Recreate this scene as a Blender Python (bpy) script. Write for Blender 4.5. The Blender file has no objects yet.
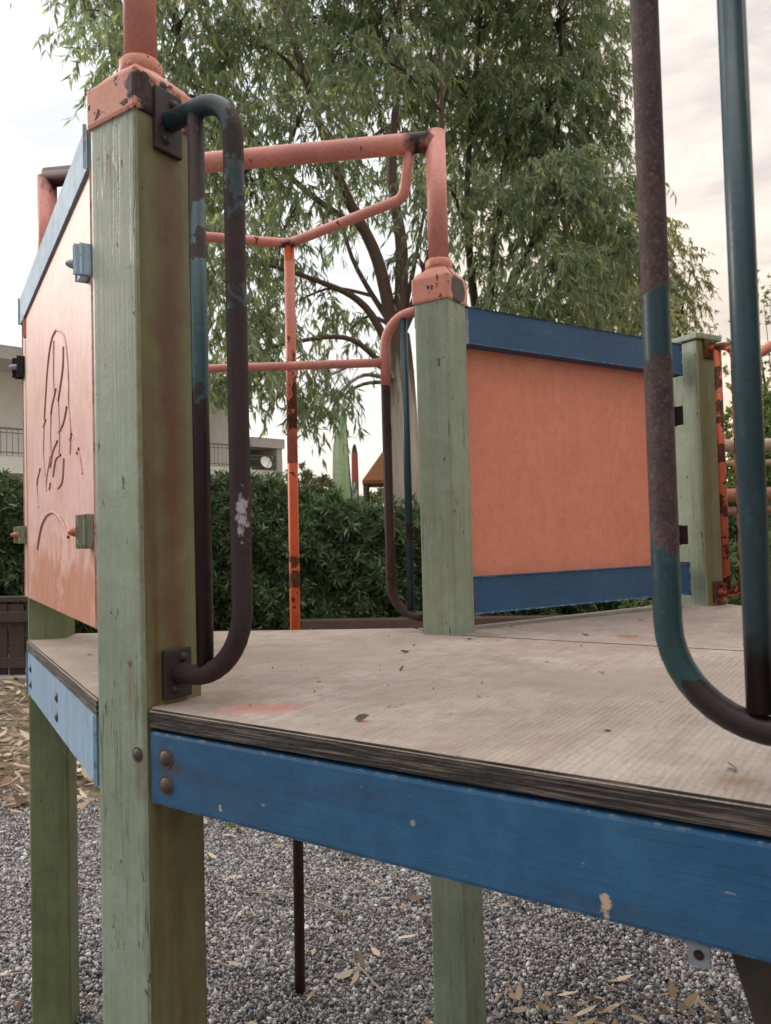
import bpy, bmesh, math, random
import numpy as np
from mathutils import Vector, Matrix

S = bpy.context.scene
COL = S.collection
R = math.radians
rng = np.random.default_rng(7)
random.seed(7)

# ------------------------------------------------------------------ materials
def newmat(name):
    m = bpy.data.materials.new(name); m.use_nodes = True
    nt = m.node_tree
    b = nt.nodes['Principled BSDF']
    return m, nt, b

class NB:
    """small node-building helper"""
    def __init__(s, nt): s.nt = nt; s.n = nt.nodes; s.l = nt.links
    def val(s, inp, v):
        if hasattr(v, 'is_output') or isinstance(v, bpy.types.NodeSocket): s.l.new(v, inp)
        else: inp.default_value = v
    def coord(s, kind='Object', scale=(1, 1, 1), rot=(0, 0, 0), loc=(0, 0, 0)):
        c = s.n.new('ShaderNodeTexCoord'); m = s.n.new('ShaderNodeMapping')
        s.l.new(c.outputs[kind], m.inputs['Vector'])
        m.inputs['Rotation'].default_value = rot; m.inputs['Location'].default_value = loc
        if tuple(scale) == (1, 1, 1): return m.outputs[0]
        m2 = s.n.new('ShaderNodeVectorMath'); m2.operation = 'MULTIPLY'; s.l.new(m.outputs[0], m2.inputs[0]); m2.inputs[1].default_value = scale
        return m2.outputs[0]
    def edge(s, radius=.005):
        b = s.n.new('ShaderNodeBevel'); b.samples = 4; b.inputs['Radius'].default_value = radius
        g = s.n.new('ShaderNodeNewGeometry'); d = s.n.new('ShaderNodeVectorMath'); d.operation = 'DOT_PRODUCT'
        s.l.new(b.outputs[0], d.inputs[0]); s.l.new(g.outputs['True Normal'], d.inputs[1])
        return s.math('SUBTRACT', 1, d.outputs['Value'])
    def noise(s, vec, scale=5, detail=4, rough=.55, dist=0):
        n = s.n.new('ShaderNodeTexNoise'); s.l.new(vec, n.inputs['Vector'])
        n.inputs['Scale'].default_value = scale; n.inputs['Detail'].default_value = detail
        n.inputs['Roughness'].default_value = rough; n.inputs['Distortion'].default_value = dist
        return n.outputs['Fac']
    def ramp(s, fac, a, b, ca=(0, 0, 0, 1), cb=(1, 1, 1, 1)):
        r = s.n.new('ShaderNodeValToRGB'); s.l.new(fac, r.inputs[0])
        e = r.color_ramp.elements; e[0].position = a; e[1].position = b; e[0].color = ca; e[1].color = cb
        return r.outputs[0]
    def ramps(s, fac, stops, const=False):
        r = s.n.new('ShaderNodeValToRGB'); s.l.new(fac, r.inputs[0])
        cr = r.color_ramp
        while len(cr.elements) < len(stops): cr.elements.new(.5)
        for e, (p, c) in zip(cr.elements, stops): e.position = p; e.color = (*c, 1)
        if const: cr.interpolation = 'CONSTANT'
        return r.outputs[0]
    def mix(s, fac, a, b, mode='MIX'):
        m = s.n.new('ShaderNodeMix'); m.data_type = 'RGBA'; m.blend_type = mode
        s.val(m.inputs[0], fac); s.val(m.inputs[6], a if not isinstance(a, tuple) else (*a, 1)[:4]); s.val(m.inputs[7], b if not isinstance(b, tuple) else (*b, 1)[:4])
        return m.outputs[2]
    def math(s, op, a, b=0.0, c=None):
        m = s.n.new('ShaderNodeMath'); m.operation = op; s.val(m.inputs[0], a); s.val(m.inputs[1], b)
        if c is not None: s.val(m.inputs[2], c)
        return m.outputs[0]
    def bump(s, h, strength=.2, dist=.002):
        b = s.n.new('ShaderNodeBump'); s.l.new(h, b.inputs['Height']); b.inputs['Strength'].default_value = strength; b.inputs['Distance'].default_value = dist
        return b.outputs[0]
    def blob(s, centre, radius, soft=.35, wob=.5, wscale=40, stretch=(1, 1, 1)):
        """mask of one irregular patch around a point of the object, edges broken by noise"""
        c = s.coord('Object')
        sub = s.n.new('ShaderNodeVectorMath'); sub.operation = 'SUBTRACT'; s.l.new(c, sub.inputs[0]); sub.inputs[1].default_value = centre
        mul = s.n.new('ShaderNodeVectorMath'); mul.operation = 'MULTIPLY'; s.l.new(sub.outputs[0], mul.inputs[0]); mul.inputs[1].default_value = stretch
        ln = s.n.new('ShaderNodeVectorMath'); ln.operation = 'LENGTH'; s.l.new(mul.outputs[0], ln.inputs[0])
        d = s.math('DIVIDE', ln.outputs['Value'], radius)
        nz = s.noise(c, wscale, 4, .6)
        d = s.math('ADD', d, s.math('MULTIPLY', s.math('SUBTRACT', nz, .5), wob * 2))
        return s.ramp(d, 1 - soft, 1, (1, 1, 1, 1), (0, 0, 0, 1))

def paint(name, base, dirt=(.09, .06, .03), dirt_amt=.6, chip=(.02, .014, .01), chip_amt=.5, rough=.42, streak_z=2.2, streak=45, faded=None, blobs=(), seed=0, grain=.3, spec=.5, fade_lo=.42, rot=0.0, cracks=.5, wear=.6, wearcol=None, along_x=False, gm=.32):
    """old brushed paint on wood: patchy fading, run-off streaks, hair cracks along the grain, crisp chips and worn arrises"""
    m, nt, b = newmat(name); k = NB(nt); L = (seed * 3.1, seed * 1.7, seed * .9)
    R3 = (0, 0, rot)
    o = k.coord('Object', rot=R3, loc=L)
    st = k.coord('Object', (streak, streak, streak_z), R3, L)
    gr = (2.2, 160, 160) if along_x else (170, 170, 2.6)
    col = k.mix(k.ramp(k.noise(o, 6, 6, .65), fade_lo - .04, fade_lo + .24), base, faded or tuple(min(1, c * 1.25) for c in base))
    col = k.mix(k.math('MULTIPLY', k.ramp(k.noise(o, 38, 6, .75), .42, .68), .38), col, tuple(c * .58 for c in base))
    fine = k.noise(k.coord('Object', gr, R3, L), 1, 4, .65)
    col = k.mix(k.math('MULTIPLY', k.ramp(fine, .48, .72), gm), col, tuple(c * .5 for c in base))
    col = k.mix(k.math('MULTIPLY', k.ramp(k.noise(o, 420, 2, .6), .58, .70), .35), col, tuple(c * .45 for c in base))
    s1 = k.noise(st, 1, 6, .68)
    big = k.ramp(k.noise(o, 4.5, 4, .6), .36, .66)
    col = k.mix(k.math('MULTIPLY', k.math('MULTIPLY', k.ramp(s1, .46, .70), big), dirt_amt), col, dirt)
    for (c, rad, colr, kw) in blobs:
        col = k.mix(k.math('MULTIPLY', k.blob(c, rad, **{q: v for q, v in kw.items() if q != 'amt'}), kw.get('amt', 1.0)), col, colr)
    # hair cracks: a narrow band of a noise stretched along the grain, only here and there
    cn = k.noise(k.coord('Object', (1.6, 42, 42) if along_x else (42, 42, 1.6), R3, (seed, seed * 2.1, seed * .3)), 1, 3, .6)
    band = k.math('SUBTRACT', 1, k.math('MULTIPLY', k.math('ABSOLUTE', k.math('SUBTRACT', cn, .5)), 75))
    crack = k.math('MULTIPLY', k.math('MAXIMUM', band, 0), k.math('MULTIPLY', k.ramp(k.noise(o, 5.5, 3, .5), .52, .6), cracks))
    col = k.mix(crack, col, tuple(c * .3 for c in base))
    ch = k.noise(k.coord('Object', (22, 60, 60) if along_x else (60, 60, 24), R3, (seed, seed * 2, 0)), 1.0, 5, .7)
    hi = .745 - .085 * chip_amt
    chips = k.ramp(ch, hi, hi + .008)
    ew = k.math('MULTIPLY', k.ramp(k.edge(.006), .015, .10), k.ramp(k.noise(o, 48, 5, .7), .53, .56))
    ew = k.math('MULTIPLY', ew, wear)
    col = k.mix(k.math('MAXIMUM', chips, 0), col, chip)
    col = k.mix(ew, col, wearcol or chip)
    nt.links.new(col, b.inputs['Base Color'])
    rr = k.math('ADD', k.math('MULTIPLY', k.noise(o, 30, 5, .7), .4), rough - .18)
    nt.links.new(k.math('ADD', rr, k.math('MULTIPLY', chips, .3)), b.inputs['Roughness'])
    b.inputs['Specular IOR Level'].default_value = spec
    h = k.math('ADD', k.math('MULTIPLY', fine, .55), k.math('MULTIPLY', chips, -.9))
    h = k.math('ADD', h, k.math('MULTIPLY', k.noise(o, 160, 3, .6), .35))
    h = k.math('SUBTRACT', h, crack)
    nt.links.new(k.bump(h, grain, .002), b.inputs['Normal'])
    return m

def rusty(name, base, rust=(.055, .027, .02), amt=.5, scale=(14, 14, 5), rough=.45, seed=0, blobs=(), rust2=(.12, .045, .02)):
    """tube paint that has come off in patches, rust below"""
    m, nt, b = newmat(name); k = NB(nt)
    o = k.coord('Object', loc=(seed * 1.3, seed * .7, seed * .45))
    c = k.coord('Object', scale, loc=(seed * 1.3, seed * .7, seed * .45))
    n = k.noise(c, 1, 6, .62, .2)
    n = k.math('ADD', n, k.math('MULTIPLY', k.math('SUBTRACT', k.noise(o, 130, 4, .7), .5), .10))
    th = .62 - .25 * amt
    msk = k.ramp(n, th, th + .006)
    rc = k.mix(k.ramp(k.noise(o, 75, 6, .78), .42, .60), rust, rust2)
    rc = k.mix(k.math('MULTIPLY', k.ramp(k.noise(o, 260, 3, .7), .55, .66), .5), rc, tuple(x * 2.4 for x in rust2))
    bc = k.mix(k.ramp(k.noise(o, 9, 4), .4, .65), base, tuple(min(1, x * 1.3) for x in base))
    bc = k.mix(k.math('MULTIPLY', k.ramp(k.noise(o, 120, 3, .7), .5, .7), .4), bc, tuple(x * .55 for x in base))
    rim = k.math('SUBTRACT', k.ramp(n, th - .022, th - .012), msk)          # primer showing round the flaked patches
    col = k.mix(k.math('MULTIPLY', k.math('MAXIMUM', rim, 0), .45), bc, tuple(x * 1.6 + .01 for x in base))
    col = k.mix(msk, col, rc)
    for (cc, rad, colr, kw) in blobs:
        bl = k.blob(cc, rad, **kw); col = k.mix(bl, col, rc if colr == 'rust' else colr)
        if colr == 'rust': msk = k.math('MAXIMUM', msk, bl)
    nt.links.new(col, b.inputs['Base Color'])
    nt.links.new(k.math('ADD', k.math('MULTIPLY', msk, .3), rough), b.inputs['Roughness']); b.inputs['Specular IOR Level'].default_value = .32
    h = k.math('ADD', k.math('MULTIPLY', msk, -.6), k.math('MULTIPLY', k.noise(o, 220, 3, .7), .5))
    nt.links.new(k.bump(h, .35, .0015), b.inputs['Normal'])
    return m

def plain(name, c, rough=.6, var=.25, scale=8, metal=0, bump=.1):
    m, nt, b = newmat(name); k = NB(nt)
    o = k.coord('Object')
    n = k.noise(o, scale, 5, .6)
    col = k.mix(k.ramp(n, .3, .7), tuple(x * (1 - var) for x in c), tuple(min(1, x * (1 + var)) for x in c))
    nt.links.new(col, b.inputs['Base Color']); b.inputs['Roughness'].default_value = rough; b.inputs['Metallic'].default_value = metal
    if bump: nt.links.new(k.bump(k.noise(o, scale * 8, 4), bump, .004), b.inputs['Normal'])
    return m

def leafmat(name, stops, trans=.35, rough=.5):
    m, nt, b = newmat(name); k = NB(nt)
    g = k.n.new('ShaderNodeNewGeometry')
    col = k.ramps(g.outputs['Random Per Island'], stops)
    nt.links.new(col, b.inputs['Base Color']); b.inputs['Roughness'].default_value = rough
    b.inputs['Specular IOR Level'].default_value = .35
    t = k.n.new('ShaderNodeBsdfTranslucent')
    nt.links.new(k.mix(.5, k.mix(1, col, (2.2, 2.2, 2.2), 'MULTIPLY'), (.32, .40, .14)), t.inputs['Color'])
    mx = k.n.new('ShaderNodeMixShader'); mx.inputs[0].default_value = trans
    nt.links.new(b.outputs[0], mx.inputs[1]); nt.links.new(t.outputs[0], mx.inputs[2])
    nt.links.new(mx.outputs[0], k.n['Material Output'].inputs['Surface'])
    return m

# ------------------------------------------------------------------ object helpers
def tag(o, label=None, cat=None, group=None, kind=None):
    if label: o['label'] = label
    if cat: o['category'] = cat
    if group: o['group'] = group
    if kind: o['kind'] = kind
    return o
def empty(name, loc, label, cat, group=None):
    o = bpy.data.objects.new(name, None); COL.objects.link(o); o.location = loc; o.empty_display_size = .1
    return tag(o, label, cat, group)
def rootloc(p):                      # parts keep their mesh in world metres: only the root Empty is off the origin
    return Vector(p.location) if p.parent is None else Vector()
def link(name, me, mats, parent=None, label=None):
    o = bpy.data.objects.new(name, me); COL.objects.link(o)
    for m in (mats if isinstance(mats, (list, tuple)) else [mats]): me.materials.append(m)
    if parent is not None:
        o.parent = parent
        o.matrix_parent_inverse = Matrix.Translation(-rootloc(parent))
    if label: o['label'] = label
    return o
def bmobj(name, bm, mats, parent=None, smooth=False, label=None):
    me = bpy.data.meshes.new(name)
    bm.normal_update()
    bm.to_mesh(me); bm.free()
    if smooth: me.polygons.foreach_set('use_smooth', [True] * len(me.polygons))
    return link(name, me, mats, parent, label)
def bigmesh(name, V, F, mats, parent=None, smooth=False, matidx=None, label=None):
    """V (n,3), F (m,k) arrays"""
    me = bpy.data.meshes.new(name); V = np.asarray(V, np.float32); F = np.asarray(F, np.int32); m, kk = F.shape
    me.vertices.add(len(V)); me.vertices.foreach_set('co', V.ravel())
    me.loops.add(m * kk); me.loops.foreach_set('vertex_index', F.ravel())
    me.polygons.add(m); me.polygons.foreach_set('loop_start', np.arange(0, m * kk, kk, dtype=np.int32))
    if smooth: me.polygons.foreach_set('use_smooth', np.ones(m, bool))
    me.update(calc_edges=True); me.validate()
    return link(name, me, mats, parent, label)

def az(a): a = R(a); return Vector((math.sin(a), math.cos(a), 0))
Z = Vector((0, 0, 1))

def add_box(bm, c, ax, half, bevel=0.0, seg=2, mat=0):
    """box centred at c with axes ax=(x,y,z vectors), half sizes"""
    t = bmesh.new()
    bmesh.ops.create_cube(t, size=2)
    for v in t.verts:
        p = v.co.copy(); v.co = Vector(c) + ax[0] * (p.x * half[0]) + ax[1] * (p.y * half[1]) + ax[2] * (p.z * half[2])
    if bevel: bmesh.ops.bevel(t, geom=list(t.edges), offset=bevel, segments=seg, affect='EDGES', profile=.6)
    for f in t.faces: f.material_index = mat
    bmesh.ops.recalc_face_normals(t, faces=list(t.faces))
    me = bpy.data.meshes.new('tmp'); t.to_mesh(me); t.free(); bm.from_mesh(me); bpy.data.meshes.remove(me)
def box_between(bm, a, b, thick, z0, z1, side=0, bevel=.004):
    """upright board from a to b (ground points); its thickness lies to the left (side=1), right (-1) or centred (0)"""
    a = Vector((a[0], a[1], 0)); b = Vector((b[0], b[1], 0)); d = (b - a).normalized(); n = Vector((-d.y, d.x, 0))
    c = (a + b) / 2 + n * (thick / 2 * side) + Z * ((z0 + z1) / 2)
    add_box(bm, c, (d, n, Z), ((b - a).length / 2, thick / 2, (z1 - z0) / 2), bevel)
def fillet(pts, r, n=8):
    pts = [Vector(p) for p in pts]; rs = r if isinstance(r, (list, tuple)) else [r] * len(pts)
    out = [pts[0]]
    for i in range(1, len(pts) - 1):
        p, a, b = pts[i], (pts[i - 1] - pts[i]), (pts[i + 1] - pts[i])
        rr = rs[i]
        ang = a.angle(b); t = min(rr / math.tan(ang / 2), a.length * .49 if i > 1 else a.length * .98, b.length * .49 if i < len(pts) - 2 else b.length * .98)
        s, e = p + a.normalized() * t, p + b.normalized() * t
        for j in range(n + 1):
            u = j / n; out.append(s * (1 - u) ** 2 + p * (2 * u * (1 - u)) + e * u ** 2) if False else out.append(arc(p, a.normalized(), b.normalized(), t, u))
    out.append(pts[-1]); return out
def arc(p, da, db, t, u):
    ang = da.angle(db); rr = t * math.tan(ang / 2)
    c = p + (da + db).normalized() * (rr / math.sin(ang / 2))
    s = (p + da * t) - c; e = (p + db * t) - c
    w = s.angle(e)
    return c + (s * math.sin((1 - u) * w) + e * math.sin(u * w)) / math.sin(w)
def tube_arrays(pts, rad, sides=14, caps=True):
    pts = [Vector(p) for p in pts]; n = len(pts)
    rad = rad if isinstance(rad, (list, tuple)) else [rad] * n
    t = [(pts[min(i + 1, n - 1)] - pts[max(i - 1, 0)]).normalized() for i in range(n)]
    u = t[0].cross(Vector((.3, .5, .81))).normalized()
    V, F = [], []
    for i in range(n):
        u = (u - t[i] * u.dot(t[i])).normalized(); w = t[i].cross(u)
        for j in range(sides):
            a = 2 * math.pi * j / sides; V.append(pts[i] + (u * math.cos(a) + w * math.sin(a)) * rad[i])
    for i in range(n - 1):
        for j in range(sides):
            F.append((i * sides + j, i * sides + (j + 1) % sides, (i + 1) * sides + (j + 1) % sides, (i + 1) * sides + j))
    return V, F
def add_tube(bm, pts, rad, sides=16, cap=True, mat=0):
    V, F = tube_arrays(pts, rad, sides); vs = [bm.verts.new(v) for v in V]
    for f in F:
        q = bm.faces.new([vs[i] for i in f]); q.smooth = True; q.material_index = mat
    if cap:
        n = len(V) // sides
        f1 = bm.faces.new(list(reversed(vs[:sides]))); f2 = bm.faces.new(vs[(n - 1) * sides:])
        f1.material_index = f2.material_index = mat
def tube(name, pts, rad, mat, parent, sides=16, label=None):
    bm = bmesh.new(); add_tube(bm, pts, rad, sides); return bmobj(name, bm, mat, parent, label=label)
def add_dome(bm, c, n, r, h=.6, mat=0):
    """bolt head: a flattened half ball on a surface with normal n"""
    n = Vector(n).normalized(); u = n.cross(Vector((.2, .3, .9))).normalized(); w = n.cross(u); rings = []
    for i in range(5):
        a = i / 4 * math.pi / 2 * .96
        rings.append([bm.verts.new(Vector(c) + (u * math.cos(b) + w * math.sin(b)) * r * math.cos(a) + n * r * h * math.sin(a)) for b in [2 * math.pi * j / 14 for j in range(14)]])
    for i in range(4):
        for j in range(14):
            f = bm.faces.new((rings[i][j], rings[i][(j + 1) % 14], rings[i + 1][(j + 1) % 14], rings[i + 1][j])); f.smooth = True; f.material_index = mat
    bm.faces.new(rings[4]).material_index = mat

# ------------------------------------------------------------------ key points of the play platform (metres; camera stands at x=0,y=0)
DK = .95
u33 = Vector((.5592, .829, 0)); f33 = Vector((.829, -.5592, 0))       # along A->C, along the open front A->E
NA = Vector((-.3275, 1.034, 0))                                          # outer corner of the near post
PW = .095
def post_axes(theta):
    return az(theta), az(theta - 90)
PWA = .103
A_c = NA + (u33 - f33) * (PWA / 2)
E_c = A_c + f33 * .897
PWC = .088
NC = Vector((.150, 1.700, 0)); C_c = NC + (az(34) + az(-56)) * (PWC / 2)
F_c = C_c + f33 * .872
ND = Vector((.914, 2.214, 0)); D_c = ND + (az(60) + az(-30)) * (PW / 2)
B_c = Vector((-.820, 1.885, 0))
WOOD_G = (.195, .245, .178)

# materials of the platform
M_post = paint('sage_painted_wood', WOOD_G, dirt=(.10, .085, .03), dirt_amt=.75, chip=(.045, .045, .03), chip_amt=1.05, cracks=.8, rough=.42, seed=1, faded=(.245, .305, .235))
M_postA = paint('sage_painted_wood_near', WOOD_G, dirt=(.12, .10, .045), dirt_amt=.75, chip=(.06, .06, .04), chip_amt=1.15, cracks=.8, rough=.42, seed=2, faded=(.265, .32, .26),
                blobs=[((-.352, 1.05, 1.008), .0075, (.13, .055, .02), dict(soft=.7, wob=.5, wscale=90)), ((-.352, 1.05, .975), .011, (.17, .12, .055), dict(soft=.95, wob=.6, wscale=50, stretch=(1, 1, .22), amt=.7)), ((-.338, 1.042, .86), .012, (.12, .07, .03), dict(soft=.95, wob=.6, wscale=60, stretch=(1, 1, .3), amt=.8)), ((-.331, 1.036, 1.3), .007, (.13, .11, .055), dict(soft=.95, wob=.9, wscale=40, stretch=(1, 1, .012), amt=.9)), ((-.375, 1.066, 1.70), .016, (.10, .07, .065), dict(soft=.95, wob=.9, wscale=40, stretch=(1, 1, .3), amt=.7))])
M_postB = paint('olive_painted_wood', (.115, .14, .062), dirt=(.08, .055, .02), dirt_amt=.7, chip=(.04, .035, .02), chip_amt=.6, rough=.45, seed=14, faded=(.16, .20, .10))
M_stain = paint('sage_paint_stained_brown', (.155, .145, .062), dirt=(.085, .042, .02), dirt_amt=.9, chip=(.03, .015, .01), chip_amt=.5, rough=.5, streak=30, streak_z=.9, seed=3, faded=(.17, .18, .085), fade_lo=.5,
    blobs=[((-.2987, 1.0767, 1.40), .034, (.095, .042, .020), dict(soft=.8, wob=.6, wscale=22, stretch=(1, 1, .04))), ((-.315, 1.05, 1.0), .010, (.10, .045, .015), dict(soft=.95, wob=.5, wscale=18, stretch=(1, 1, .02), amt=.8)), ((-.27, 1.115, 1.3), .016, (.13, .15, .07), dict(soft=.95, wob=.4, wscale=12, stretch=(1, 1, .03), amt=.7))])
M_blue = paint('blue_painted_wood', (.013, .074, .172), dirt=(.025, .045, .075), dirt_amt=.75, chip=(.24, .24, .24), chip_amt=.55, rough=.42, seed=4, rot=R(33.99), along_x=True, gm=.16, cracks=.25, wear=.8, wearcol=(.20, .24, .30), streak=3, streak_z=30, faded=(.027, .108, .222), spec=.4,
               blobs=[((.183, .690, .836), .012, (.42, .30, .22), dict(soft=.15, wob=1.1, wscale=75, stretch=(1.9, 1.9, .75))),
                      ((.02, .805, .875), .0035, (.3, .28, .27), dict(soft=.3, wob=1., wscale=160, amt=.7)), ((-.215, .958, .842), .006, (.42, .38, .32), dict(soft=.3, wob=1., wscale=160)),
                      ((-.290, 1.012, .882), .030, (.06, .05, .045), dict(soft=.9, stretch=(1, 1, 1.3), amt=.7))])
M_pale = paint('pale_blue_wood', (.20, .335, .50), dirt=(.10, .17, .26), dirt_amt=.6, chip=(.05, .05, .06), chip_amt=.55, rough=.4, seed=5, faded=(.26, .40, .56))  # clearly paler blue than the front beam
M_rail = paint('light_blue_wood', (.40, .51, .63), dirt=(.3, .38, .46), dirt_amt=.5, chip=(.2, .25, .3), chip_amt=.4, rough=.7, spec=.12, seed=6)  # lightest of the blues, low gloss
M_navy = paint('dark_blue_painted_wood', (.014, .066, .155), dirt=(.01, .03, .06), dirt_amt=.5, chip=(.2, .2, .22), chip_amt=.05, rough=.45, seed=7, rot=R(-31.6), along_x=True, gm=.16, cracks=.25, wear=.8, wearcol=(.20, .24, .30), streak=3, streak_z=25, faded=(.022, .085, .185), spec=.4)
M_orange = paint('orange_painted_panel', (.60, .20, .128), dirt=(.40, .12, .075), dirt_amt=.3, chip=(.22, .05, .03), chip_amt=.55, rough=.42, seed=8, streak=60, streak_z=5, faded=(.64, .225, .15), cracks=.15, wear=.3, gm=.10)
M_pink = paint('pale_pink_orange_panel', (.60, .355, .325), dirt=(.48, .185, .13), dirt_amt=.55, chip=(.38, .12, .07), chip_amt=.4, rough=.38, seed=9, streak=30, streak_z=2, gm=.12, cracks=.2, spec=.18, faded=(.68, .46, .435),  # paler and pinker than the orange panel
               blobs=[((-.72, 1.6, 1.07), .13, (.44, .19, .125), dict(soft=.6, wob=1.2, wscale=24, stretch=(.35, .35, 1), amt=.85)), ((-.5, 1.25, 1.07), .11, (.44, .19, .125), dict(soft=.6, wob=1.2, wscale=24, stretch=(.35, .35, 1), amt=.85)),
                      ((-.85, 1.83, 1.25), .12, (.55, .24, .14), dict(soft=.9, wob=.5, wscale=30, stretch=(3, 3, .4), amt=.6))])
M_coral = rusty('coral_painted_tube', (.48, .20, .17), rust=(.05, .025, .024), amt=-.1, scale=(16, 16, 9), seed=2, blobs=[((.10, 1.772, 2.10), .05, (.025, .014, .014), dict(soft=.3, wob=.35, wscale=45)), ((-.77, 1.87, 2.085), .07, (.06, .025, .03), dict(soft=.4)), ((-.236, 2.0, 1.925), .035, (.05, .022, .026), dict(soft=.3, wscale=60))])
M_collar = rusty('coral_painted_collar', (.47, .195, .145), rust=(.03, .017, .018), amt=.12, scale=(40, 40, 40), seed=5,
                 blobs=[((-.300, 1.066, 1.778), .046, (.02, .012, .014), dict(soft=.2, wob=.7, wscale=55)), ((-.325, 1.04, 1.80), .022, (.03, .015, .015), dict(soft=.2, wob=.7, wscale=70)), ((.180, 1.733, 1.730), .034, (.040, .030, .036), dict(soft=.05, wob=.4, wscale=50))])
M_pole = rusty('orange_rusty_pole', (.43, .075, .022), rust=(.035, .014, .01), amt=.34, scale=(10, 10, 11), seed=3, rust2=(.09, .03, .015), blobs=[((-.25, 2.008, .35), .55, (.040, .017, .012), dict(soft=.06, wob=.12, wscale=60))])
M_poletop = rusty('coral_pole', (.43, .14, .10), rust=(.05, .022, .02), amt=.2, scale=(14, 14, 7), seed=9)
M_hA = rusty('teal_tube_with_rust', (.018, .038, .046), rust=(.024, .014, .016), amt=.55, scale=(5, 5, 4.2), seed=4, rough=.42, rust2=(.032, .017, .018),
             blobs=[((-.19, 1.0, 1.22), .27, 'rust', dict(soft=.02, wob=.5, wscale=26)), ((-.183, .988, 1.205), .0088, (.32, .305, .32), dict(soft=.5, wob=1.5, wscale=130, stretch=(.9, .9, .27)))])
M_hB = rusty('dark_teal_tube', (.014, .042, .052), rust=(.018, .011, .013), amt=.02, scale=(5, 5, 3), seed=6, rough=.36, rust2=(.035, .018, .018))
M_hE = rusty('teal_tube_worn', (.014, .042, .05), rust=(.042, .026, .028), amt=.10, scale=(6, 6, 4), seed=8, rough=.42, rust2=(.075, .046, .047),
             blobs=[((.24, .70, 1.262), .068, 'rust', dict(soft=.03, wob=.4, wscale=55)), ((.24, .70, 1.62), .232, 'rust', dict(soft=.01, wob=.14, wscale=60)), ((.29, .66, .985), .062, (.018, .011, .012), dict(soft=.04, wob=.35, wscale=55))])
M_hB2 = rusty('teal_tube_rusted_low', (.022, .055, .070), rust=(.02, .012, .014), amt=.25, scale=(6, 6, 4), seed=6, rough=.4, rust2=(.035, .018, .018), blobs=[((-.23, 1.04, 1.13), .24, (.022, .012, .014), dict(soft=.02, wob=.35, wscale=50))])
M_hE2 = rusty('steel_teal_tube', (.034, .062, .078), rust=(.018, .011, .013), amt=-.1, scale=(4, 4, 2), seed=13, rough=.34, rust2=(.03, .017, .018), blobs=[((.27, .66, 1.0), .10, (.018, .011, .013), dict(soft=.25, wob=.4, wscale=30))])
M_hC = rusty('brown_rusted_tube', (.035, .02, .02), rust=(.02, .012, .013), amt=.5, seed=7, rust2=(.05, .022, .02))
M_hD = rusty('orange_tube_flaking', (.43, .10, .045), rust=(.03, .012, .01), amt=.46, scale=(22, 22, 20), seed=11, rust2=(.11, .035, .015))
M_hDp = rusty('orange_plate_rusted', (.30, .075, .04), rust=(.04, .017, .012), amt=.85, scale=(30, 30, 30), seed=15, rust2=(.12, .04, .018))
M_rust = plain('dark_rusty_steel', (.018, .011, .011), .6, .5, 60, 0, .4)
M_bolt = plain('rusted_bolt', (.05, .03, .026), .55, .4, 90, 0, .3)
M_redbolt = plain('red_capped_bolt', (.38, .10, .07), .45, .4, 60)
M_brk = paint('painted_steel_bracket', (.25, .27, .2), dirt=(.08, .04, .02), dirt_amt=.8, chip=(.05, .03, .02), chip_amt=.8, rough=.5, seed=12)
M_galv = plain('galvanised_steel', (.27, .30, .34), .5, .2, 40, .3, .1)
M_dark = plain('dark_shadowed_timber', (.035, .028, .022), .8, .4, 20, 0, .4)

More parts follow.
